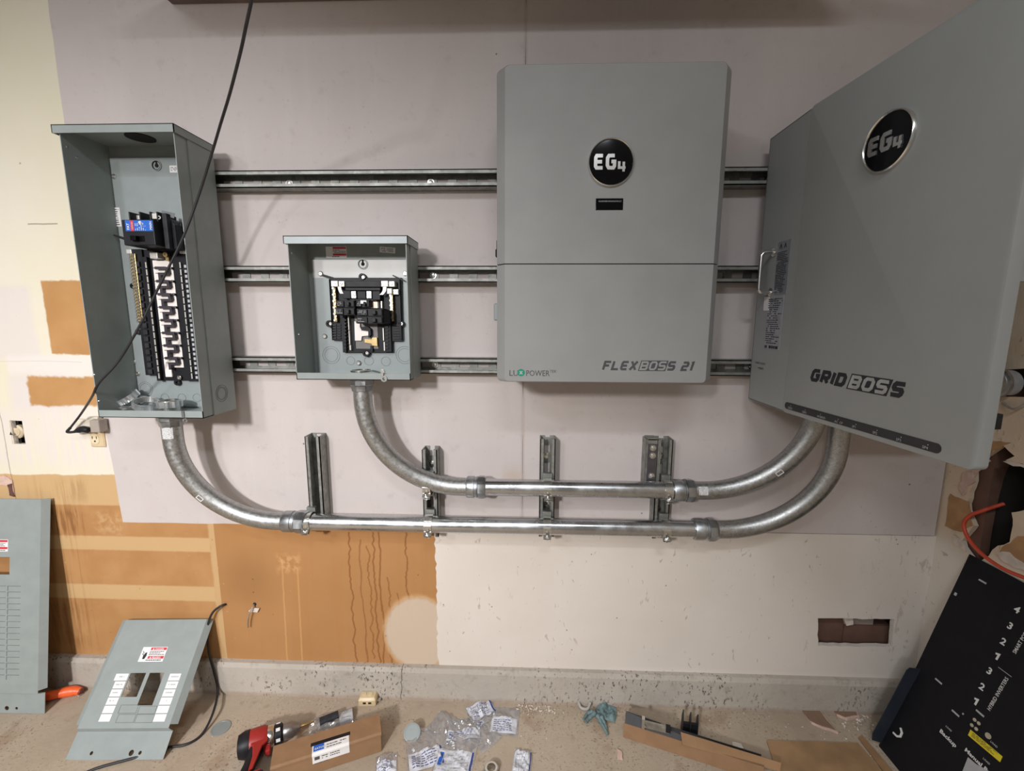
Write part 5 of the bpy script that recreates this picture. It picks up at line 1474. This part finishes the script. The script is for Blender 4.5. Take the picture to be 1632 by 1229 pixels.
bag(676, 1192, 58, 66, .35, 3, 'clear hardware bag with white panel beside the grey disc', (.0, .45))
bag(728, 1200, 62, 74, -.10, 8, 'clear bag with bright blue mark on its white panel, middle of the pile', (.0, .55), .026, True, True)
bag(738, 1165, 60, 40, .15, 11, 'clear crumpled bag at the back of the pile, mostly unprinted', (.1, .5), .026, False)
bag(768, 1136, 44, 36, .55, 17, 'bag with white triangular panel standing at the foot of the kerb', (.25, 1.0), .03)
bag(804, 1150, 46, 44, -.06, 21, 'flat clear bag with pale panel, right of the pile under the kerb rubble', (.05, .62), .016, False)
bag(832, 1216, 30, 42, -.12, 24, 'narrow white and clear bag at the bottom right of the pile', (.1, .95), .022)
bag(616, 1218, 34, 30, .3, 29, 'clear bag cut off by the lower picture edge beside the carton', (.0, .6), .024, False)
bag(705, 1158, 40, 40, -.5, 33, 'small clear bag leaning on the grey disc side of the pile', None, .030)
bag(770, 1172, 40, 44, .8, 37, 'clear bag with grey seam at the right side of the pile', (.8, .95), .018, False)
# bag of fittings behind the carton
c = gz(528, 1152, .0)
r = thing('plastic_bag', 'smoky clear bag of dark fittings lying behind the carton', 'bag', c, 'clear plastic hardware bags')
f = crumple(41, .028, 2.0); fb = Fr(c, (gz(560, 1140) - gz(500, 1160)).normalized(), Z.cross((gz(560, 1140) - gz(500, 1160)).normalized()))
part('film', MB().sheet(lambda u, v: fb.p((u - .5) * .115, (v - .5) * .055, .001 + f(u, v) + .012 * math.sin(PI * v)), 22, 16), M['film'], r)
part('fitting', MB().cyl(fb.p(-.030, 0, .013), fb.p(.02, .004, .013), .012, n=14), M['black2'], r)
part('printed_panel', MB().sheet(lambda u, v: fb.p(.022 + .036 * u, (v - .5) * .05, .0022 + f(.7 + .25 * u, v) + .012 * math.sin(PI * v)), 8, 8), M['label_grey'], r)


def disc(px, py, rpx, lab, lean=0.0):
    c = gz(px, py); R = (gz(px + rpx, py) - gz(px - rpx, py)).length / 2
    n = Vector((0, -math.sin(lean), math.cos(lean)))
    single('knockout_disc', MB().lathe(c + Z * (.0004 + R * math.sin(lean) * .9), n, [(R * .8, -.0002), (R, .0), (R, .0016), (R * .86, .0018), (R * .84, .0012), (.0001, .0012)], 32), M['plate_grey'], lab, 'disc', 'punched grey discs', 0, 30)


disc(352, 1161, 14, 'punched grey metal disc on the floor right of the small cover')
disc(657, 1174, 13, 'punched grey metal disc standing against the plastic bags', .6)

# loose receptacle by the kerb
c = gz(585, 1127); fo_ = Fr(c + Z * .0008, (1, .06, 0), (-.06, 1, 0))
r = thing('loose_receptacle', 'old yellowed receptacle lying loose at the foot of the kerb', 'receptacle', c)
part('body', MB().loft([[fo_.p(a, b, z_) for a, b in rrect(-.026 + i, .026 - i, 0 + i, .032 - i, .003, 3)] for z_, i in ((0, .002), (.004, 0), (.020, 0), (.026, .004), (.027, .007))]), M['beige'], r, 0, 30)
mb = MB(); ft_ = Fr(fo_.p(0, 0, .012), fo_.u, Z)
for a_ in (-.012, .004): mb.fbox(ft_, a_, a_ + .009, -.003, .003, -.001, .0006)
part('slot', mb, M['hole'], r)
mb = MB()
for a_ in (-.015, .003): mb.lathe(fo_.p(a_ + .004, .016, .0265), Z, [(.006, 0), (.006, .002), (.0001, .002)], 14)
part('outlet_face', mb, plain('old_ivory', (.74, .60, .36), .5), r)
part('yoke', MB().fbox(fo_, .024, .036, .012, .024, .006, .008).fbox(fo_, -.032, -.026, .010, .022, .006, .008), M['steel'], r)

# rag / glove
GLV = plain('teal_grey_nitrile', (.15, .225, .235), .5, 0, .12, 30)
r = thing('crumpled_glove', 'crumpled blue-grey rubber glove lying under the kerb', 'glove', gz(955, 1140))
f = crumple(51, .030, 2.6); c = gz(966, 1137); fg = Fr(c, (.95, -.3, 0), (.3, .95, 0))
mb = MB()
out_ = [(-.5, -.2), (-.35, .45), (.1, .5), (.5, .25), (.45, -.35), (.05, -.5)]
part('palm', MB().sheet(lambda u, v: fg.p((u - .5) * .062 * (1 - .25 * abs(v - .5)), (v - .5) * .058 * (1 - .3 * abs(u - .5)), .002 + f(u, v) * 1.25 * math.sin(PI * (.1 + .8 * u)) ** .5), 20, 20), GLV, r, 0, 60)
for pts_, rad in ((((948, 1136), (938, 1146), (934, 1152)), .006), (((952, 1140), (958, 1152), (966, 1166), (968, 1172)), .0055), (((958, 1142), (964, 1154), (967, 1163)), .005), (((945, 1134), (936, 1138), (930, 1147)), .006)):
    P = spline([gz(a_, b_, .007 + .006 * (i == 0)) for i, (a_, b_) in enumerate(pts_)], 5)
    part('finger', MB().tube(P, [rad * (1.1 - .6 * i / (len(P) - 1)) * (1 + .25 * math.sin(i * 2.1)) for i in range(len(P))], 8), GLV, r, 0, 60)
part('cuff', MB().tube(spline([gz(922, 1118, .012), gz(926, 1128, .006), gz(936, 1130, .006), gz(941, 1120, .014)], 5), .0042, 8), plain('pale_glove_cuff', (.40, .38, .35), .6), r, 0, 60)

# black and brown packing strips with a bracket
PA = [gz(995.5, 1176), gz(1180, 1236)]
u_ = (PA[1] - PA[0]); u_.z = 0; u_.normalize()
fk = Fr(PA[0] + Z * .0006, u_, Z)
if fk.n.y > 0: fk.n = -fk.n
BLKC = plain('black_card', (.035, .035, .04), .6, 0, .1, 30)
r = thing('packing_tray', 'long brown card tray with black lining cut off by the lower picture edge', 'tray', fk.p(.1, 0, 0))
fw = Fr(fk.o, u_, Z); back = Vector((-u_.y, u_.x, 0))
fr_ = lambda a, b, z_: fw.o + u_ * a + back * b + Z * z_
hb = .034
mb = MB().loft([[fr_(a, 0, 0), fr_(a, .002, 0), fr_(a, .012, hb), fr_(a, .010, hb)] for a in (-.004, .34)]); part('front_wall', mb, CARD, r)
part('lining', MB().loft([[fr_(a, .0125, hb - .001), fr_(a, .0145, hb - .001), fr_(a, .034, hb + .018 - a * .05), fr_(a, .032, hb + .019 - a * .05)] for a in (-.002, .26)]), BLKC, r)
part('tray_bottom', MB().loft([[fr_(a, .002, .0), fr_(a, .05, .0), fr_(a, .05, .002), fr_(a, .002, .002)] for a in (-.004, .34)]), CARD, r)
part('back_wall', MB().loft([[fr_(a, .048, .0), fr_(a, .05, .0), fr_(a, .05, .03), fr_(a, .048, .03)] for a in (-.004, .34)]), BLKC, r)
# loose strip of card crossing the tray
Q = [gz(1085, 1167, .054), gz(1245, 1216, .034), gz(1243, 1230, .022), gz(1088, 1187, .040)]
mb = MB().add(Q + [q + Vector((0, .0025, -.0015)) for q in Q], [(3, 2, 1, 0), (4, 5, 6, 7), (0, 1, 5, 4), (1, 2, 6, 5), (2, 3, 7, 6), (3, 0, 4, 7)])
single('cardboard_strip', mb, CARD2, 'torn brown cardboard strip lying across the black-lined tray', 'cardboard')
# bracket lying on the tray
c = gz(1022, 1150, .05)
r = thing('metal_bracket', 'small dirty metal bracket lying on the black lining of the tray', 'bracket', gz(1046, 1158, .03))
fm = Fr(gz(1046, 1158, .058), (gz(1068, 1163, .055) - gz(1024, 1152, .055)).normalized(), Z)
part('plate', MB().fbox(fm, -.034, .026, -.012, .010, -.002, .002).fbox(fm, .012, .034, -.010, .006, -.008, .004), plain('dirty_zinc', (.34, .32, .28), .5, .7, .2, 40), r, .001)
part('rim', MB().fbox(fm, -.038, -.030, -.016, .014, -.010, .004), M['steel'], r, .001)
part('screw', MB().lathe(fm.p(-.030, -.003, .004), fm.n, [(.004, 0), (.003, .003), (.0001, .003)], 10), M['steel'], r)
part('clip', MB().fbox(fm, .024, .036, -.004, .012, -.004, .008), M['black'], r, .001)
# three black blades standing behind the tray
r = thing('blank_filler', 'black plastic filler with three upright pointed blades behind the tray', 'filler', gz(1098, 1166))
b0 = gz(1097, 1170); fq = Fr(b0, (1, -.15, 0), Z)
part('base', MB().fbox(fq, -.018, .024, .0005, .036, -.004, .004), M['black'], r, .001)
for a_, top in ((-.017, .074), (.003, .070), (.022, .066)):
    part('blade', MB().prism(Fr(fq.p(a_, 0, -.005), fq.n, Z), [(-.010, .0005), (.012, .0005), (.012, .045), (.004, top), (-.006, .050)], -.0012, .0012), M['black2'], r)

# brown board and broken wallboard at right
P = [gz(1222, 1180, .006), gz(1367, 1184, .006), gz(1420, 1245, .006), gz(1245, 1250, .006)]
single('hardboard_scrap', MB().prism(GF, [(q.x, q.y) for q in P], .0006, .006), plain('brown_hardboard', (.33, .20, .10), .6, 0, .2, 10), 'flat brown board lying on the floor at the right', 'board')
P = [gz(1368, 1176, .004), gz(1374, 1172, .004), gz(1432, 1240, .004), gz(1420, 1245, .004)]
single('wood_lath', MB().prism(GF, [(q.x, q.y) for q in P], .0006, .005), CARD2, 'narrow brown strip beside the foot of the black cover', 'strip')
PPR = plain('torn_brown_paper', (.235, .15, .10), .8, 0, .1, 30)
for pts_, z_, lab in (((1273, 1128), (1303, 1133), (1316, 1150), (1332, 1168), (1300, 1157), (1290, 1152)), .007, 'larger torn piece of wallboard, brown side up, by the corner'), (((1324, 1130), (1340, 1129), (1362, 1135), (1366, 1144), (1346, 1147), (1330, 1140)), .008, 'smaller torn piece of wallboard, brown side up, nearest the corner'):
    P = jag([(gz(a_, b_).x, gz(a_, b_).y) for a_, b_ in pts_], .002, .012, len(lab))
    o = thing('wallboard_scrap', lab, 'scrap', (P[0][0], P[0][1], 0), 'torn wallboard scraps')
    part('gypsum_core', MB().prism(GF, jag([(q[0] + .003, q[1] - .005) for q in P], .003, .01, 3), .0006, z_), M['pink_gypsum'], o)
    part('paper_face', MB().prism(GF, P, z_, z_ + .0008), PPR, o)
# crumbs
mb = MB(); rr = random.Random(5)
def crumb(x_, y_, s_):
    vs = [Vector((x_, y_, s_ * .3)) + Vector((rr.uniform(-1, 1), rr.uniform(-1, 1), rr.uniform(-.28, .8))) * s_ for _ in range(4)]
    vs = [Vector((q.x, q.y, max(q.z, .0003))) for q in vs]
    mb.add(vs, [(0, 1, 2), (0, 2, 3), (0, 3, 1), (1, 3, 2)])
for (a0_, a1_, b0_, b1_, n_, s_) in ((825, 885, 1122, 1140, 90, .0045), (1335, 1392, 1136, 1162, 60, .0055), (1290, 1400, 1150, 1225, 70, .003), (640, 900, 1130, 1225, 40, .002), (90, 130, 1098, 1112, 14, .005), (380, 640, 1108, 1125, 60, .0022), (960, 1280, 1132, 1160, 50, .0025), (300, 420, 1110, 1200, 25, .0018)):
    for _ in range(n_):
        q = gz(rr.uniform(a0_, a1_), rr.uniform(b0_, b1_)); crumb(q.x, min(q.y, -.034), s_ * rr.uniform(.4, 1.3))
o = single('plaster_crumbs', mb, M['gypsum'], 'scattered crumbs of plaster and grit along the foot of the kerb', 'debris'); o['kind'] = 'stuff'
q = gz(987, 1204); single('plaster_chip', MB().prism(GF, jag([(q.x - .008, q.y - .012), (q.x + .006, q.y - .014), (q.x + .008, q.y + .006), (q.x - .004, q.y + .014)], .001, .006, 2), .0004, .005), M['pink_gypsum'], 'single pinkish plaster chip at the left end of the brown tray', 'chip')
q = gz(1175, 1190); single('plaster_chip', MB().prism(GF, jag([(q.x - .014, q.y - .006), (q.x + .012, q.y - .010), (q.x + .012, q.y + .004), (q.x - .010, q.y + .008)], .001, .006, 3), .0004, .006), M['gypsum'], 'white plaster chip on the floor behind the cardboard strip', 'chip')
# orange tool end behind the tall cover, ring fitting by the bags
P = [gz(60, 1112, .016), gz(84, 1108, .016), gz(104, 1103, .015), gz(120, 1101, .013), gz(129, 1102, .011)]
r = thing('hand_tool', 'orange plastic tool handle poking out from behind the tall cover', 'tool', gz(100, 1106))
part('handle', MB().tube(spline(P, 4), [.0125, .0125, .013, .013, .013, .013, .013, .014, .0145, .0145, .0145, .0145, .0135, .012, .011, .0105, .009][:len(spline(P, 4))], 14), M['orange'], r, 0, 50)
part('end_cap', MB().lathe(P[-1], P[-1] - P[-2], [(.0095, -.002), (.009, .003), (.004, .005), (.0001, .005)], 14), plain('dark_orange', (.20, .04, .02), .5), r, 0, 40)
q = gz(783, 1232)
r = thing('box_connector', 'small zinc box connector on the floor below the plastic bags', 'connector', q)
part('body', MB().ring(q + Z * .001, Z, .016, .011, .016, 20), M['steel'], r); part('locknut', MB().ring(q + Z * .006, Z, .020, .0158, .004, 20, 1, .003), M['fitting'], r)
# ================================================================== CABLES, OUTLETS AND SMALL THINGS ON THE WALL
# black cord hanging down in front of the tall panel to the outlet
P = [W(412, -90, .50) + Vector((.06, -.1, .30)), W(412, -90, .50), W(408, -40, .47), W(401, 0, .44), W(392, 42, .41), W(383, 84, .37), W(366, 150, .31), W(352, 196, .26), W(339, 240, .215), W(318, 308, .188), W(292, 378, .18), (W(262, 440, .178)), W(247, 470, .178), W(225, 515, .18), W(190, 574, .182), W(158, 610, .185), W(148, 630, .16), W(139, 645, .10), W(126, 664, .05), W(112, 682, .04)]
cd_ = thing('extension_cable', 'thin black cord hanging in front of the tall panel down to the outlet', 'cord', W(247, 470, .178))
part('cable', MB().tube(spline(P, 6), .0027, 8), M['cord'], cd_, 0, 60)
part('cable_tail', MB().tube(spline([W(112, 682, .04), W(107, 688, .038), W(112, 689, .036), W(122, 688, .034)], 5), .0036, 8), M['cord'], cd_, 0, 60)
part('plug', MB().tube(spline([W(119, 688, .034), W(126, 685.5, .034), W(133, 684, .034), W(141, 686, .034)], 4), [.004, .005, .0062, .0075, .0085, .009, .0092, .0092, .009, .009, .009, .0085, .008], 10), M['black'], cd_, 0, 60)
# outlet plate
a0, b0, a1, b1 = W(138.5, 665, .006), W(160, 664.5, .006), W(168, 713, .006), W(143, 712, .006)
ox0, ox1, oz0, oz1 = (a0.x + b1.x) / 2, (b0.x + a1.x) / 2, a1.z, a0.z
ol = thing('outlet', 'beige duplex outlet plate below the tall panel', 'outlet', ((ox0 + ox1) / 2, 0, oz0))
part('plate', MB().loft([[WF.p(a, b, c) for a, b in rrect(ox0 + i, ox1 - i, oz0 + i, oz1 - i, .003, 3)] for c, i in ((0.0003, 0), (.003, 0), (.006, .003))]), M['beige'], ol, 0, 30)
cx_, cz_ = W(151.5, 700, .006).x, W(151.5, 700, .006).z
rc = part('receptacle', MB().prism(WF, rrect(cx_ - .012, cx_ + .012, cz_ - .014, cz_ + .014, .010, 6), .005, .0072), plain('ivory', (.78, .66, .45), .45), ol)
mb = MB(); mb.fbox(WF, cx_ - .0075, cx_ - .0052, cz_ + .001, cz_ + .009, .0072, .0076).fbox(WF, cx_ + .0048, cx_ + .0068, cz_ + .001, cz_ + .0085, .0072, .0076).lathe(WF.p(cx_, cz_ - .006, .0072), -Y, [(.0026, 0), (.0026, .0004), (.0001, .0004)], 10)
part('slot', mb, M['hole'], rc)
q0, q1 = W(143.5, 690, .035), W(155.5, 670, .035)
ad = thing('plug_adapter', 'square taupe plug adapter in the upper half of the beige outlet', 'adapter', (q0.x, -.0065, q0.z))
part('body', MB().fbox(WF, q0.x, q1.x, q0.z, q1.z, .0065, .034), M['taupe'], ad, .003)
part('prong_cap', MB().fbox(WF, W(138, 668, .02).x, q0.x + .012, q1.z - .004, q1.z + .006, .0065, .02).fbox(WF, W(122, 684, .02).x, q0.x - .001, q0.z + .004, q1.z - .002, .0065, .022), plain('ivory_cap', (.72, .66, .54), .45), ad, .002)
# old open box with a round receptacle
mb = MB(); bx = [W(15, 670), W(35, 671), W(41, 708), W(20, 708)]
bx0_, bx1_, bz0_, bz1_ = (bx[0].x + bx[3].x) / 2, (bx[1].x + bx[2].x) / 2, bx[2].z, bx[0].z
ob_ = thing('outlet_box', 'old open wall box with a round yellowed receptacle at the far left', 'box', ((bx0_ + bx1_) / 2, .02, bz0_))
part('box', MB().fbox(WF, bx0_ - .006, bx1_ + .006, bz0_ - .004, bz1_ + .004, -.058, -.055).fbox(WF, bx0_ - .006, bx0_ - .004, bz0_ - .004, bz1_ + .004, -.055, -.014).fbox(WF, bx1_ + .004, bx1_ + .006, bz0_ - .004, bz1_ + .004, -.055, -.014), M['hole'], ob_)
q = W(27.5, 688, -.01)
rc = part('receptacle', MB().lathe(q + Y * .012, -Y, [(.019, 0), (.0205, .004), (.0205, .013), (.017, .016), (.0165, .014), (.013, .014), (.012, .016), (.0001, .0165)], 28), plain('old_cream_plastic', (.66, .55, .38), .5), ob_, 0, 35)
part('slot', MB().prism(WF, [(q.x - .006, q.z - .006), (q.x + .002, q.z - .006), (q.x - .002, q.z + .003)], .0045, .0052), M['hole'], rc)
part('yoke', MB().fbox(WF, q.x - .007, q.x + .007, bz1_ - .010, bz1_ + .002, -.006, -.004).fbox(WF, q.x - .007, q.x + .007, bz0_ - .002, bz0_ + .009, -.006, -.004).fbox(WF, q.x - .0045, q.x + .0045, bz0_, bz1_, -.009, -.006), M['steel'], ob_)
part('old_edge', MB().fbox(WF, bx0_ - .004, bx0_ + .003, bz0_ - .002, bz1_ + .002, -.02, -.001), M['gypsum'], ob_)
# crumbling spot at the left
single('plaster_patch', MB().prism(WF, jag([W2(-10, 762), W2(8, 757), W2(21, 765), W2(23, 778), W2(24, 790), W2(17, 786), W2(14, 774), W2(-10, 772)], .002, .012, 4), .0003, .003), M['pink_gypsum'], 'chipped pink plaster patch above the tall leaning cover', 'patch')
single('corroded_strip', MB().prism(WF, jag([W2(14, 772), W2(21, 770), W2(25, 791), W2(18, 789)], .002, .01, 4), .0033, .0048), plain('rust_brown', (.16, .075, .06), .8, .2, .3, 40), 'rusty brown strip peeling from the wall above the tall cover', 'strip')
# grey cable out of the brown board down behind the small cover, loose wire beside it
P = [W(359, 963.5, .001), W(357, 964, .008), W(350, 967, .014), W(338, 978, .018), W(331, 1000, .020), W(333, 1040, .024), W(341, 1070, .030), W(347, 1100, .034), gz(340, 1135, .02), gz(322, 1170, .0045), gz(296, 1187, .0045), gz(262, 1192, .0045), gz(225, 1205, .0045), gz(200, 1212, .0045), gz(150, 1226, .0045), gz(120, 1240, .0045)]
single('black_cable', MB().tube(spline(P, 6), .0033, 8), M['cord'], 'dark cable from a hole in the brown board, running behind the small cover', 'cable', None, 0, 60)
lw = thing('loose_wire', 'short pale stripped wire poking out of the brown board', 'wire', W(404, 968, .002))
part('hole_plug', MB().lathe(W(406, 963, .0002), -Y, [(.0055, 0), (.0045, .0008), (.0001, .0010)], 12), M['hole'], lw)
part('wire', MB().tube(spline([W(405, 964, .002), W(402, 969, .012), W(397, 979, .016), W(395, 990, .014), W(395, 1000, .012)], 5), .0021, 6), plain('pale_wire', (.34, .27, .21), .5), lw, 0, 60)
part('frayed_sheath', MB().prism(WF, [W2(398, 972), W2(404, 967), W2(415, 968), (W2(412, 974)), W2(400, 974)], .004, .006), M['gypsum'], lw)
# orange cable at the broken opening, black duct in the cavity
P = [RW(1600, 803, XR + .028), RW(1584, 808, XR + .01), RW(1566, 814, XR - .012), RW(1546, 822, XR - .020), RW(1536, 835, XR - .022), RW(1540, 852, XR - .024), RW(1552, 870, XR - .026), RW(1572, 889, XR - .030), RW(1598, 906, XR - .034), RW(1625, 918, XR - .036), RW(1660, 930, XR - .036)]
single('orange_cable', MB().tube(spline(P, 6), .0044, 10), M['orange_cable'], 'orange-red cable coming out of the broken right wall above the black cover', 'cable', None, 0, 60)
P = [RW(1604, 690, XR + .088), RW(1612, 770, XR + .088), RW(1618, 900, XR + .088)]
single('duct_hose', MB().tube(spline(P, 8), .050, 18), M['hole'], 'black hose inside the broken opening of the right wall', 'hose', None, 0, 60)
q = RW(1612, 660, XR - .004)
single('coiled_wire', MB().tube(spline([RW(1598, 642, XR - .003), RW(1606, 648, XR - .008), RW(1616, 652, XR - .012), RW(1628, 648, XR - .010), RW(1640, 640, XR - .003)], 5), .0028, 8), M['taupe'], 'thin tan wire looped on the right wall below the conduit stub', 'wire', None, 0, 60)
# shelf over the picture, its underside just in view
a, b, c = W(275, 2), W(1290, 2), W(640, 1)
sh = thing('shelf', 'brown wall shelf whose dark underside runs along the top edge of the picture', 'shelf', ((a.x + b.x) / 2, -.0020, c.z))
part('board', MB().box(a.x, b.x, -.26, -.0020, c.z, c.z + .02), plain('shelf_wood', (.17, .125, .105), .7, 0, .15, 8), sh, .002)
for xx in (a.x + .12, b.x - .12):
    part('bracket', MB().box(xx - .012, xx + .012, -.22, -.0020, c.z + .02, c.z + .024).box(xx - .012, xx + .012, -.006, -.0020, c.z + .02, c.z + .16), M['steel'], sh)
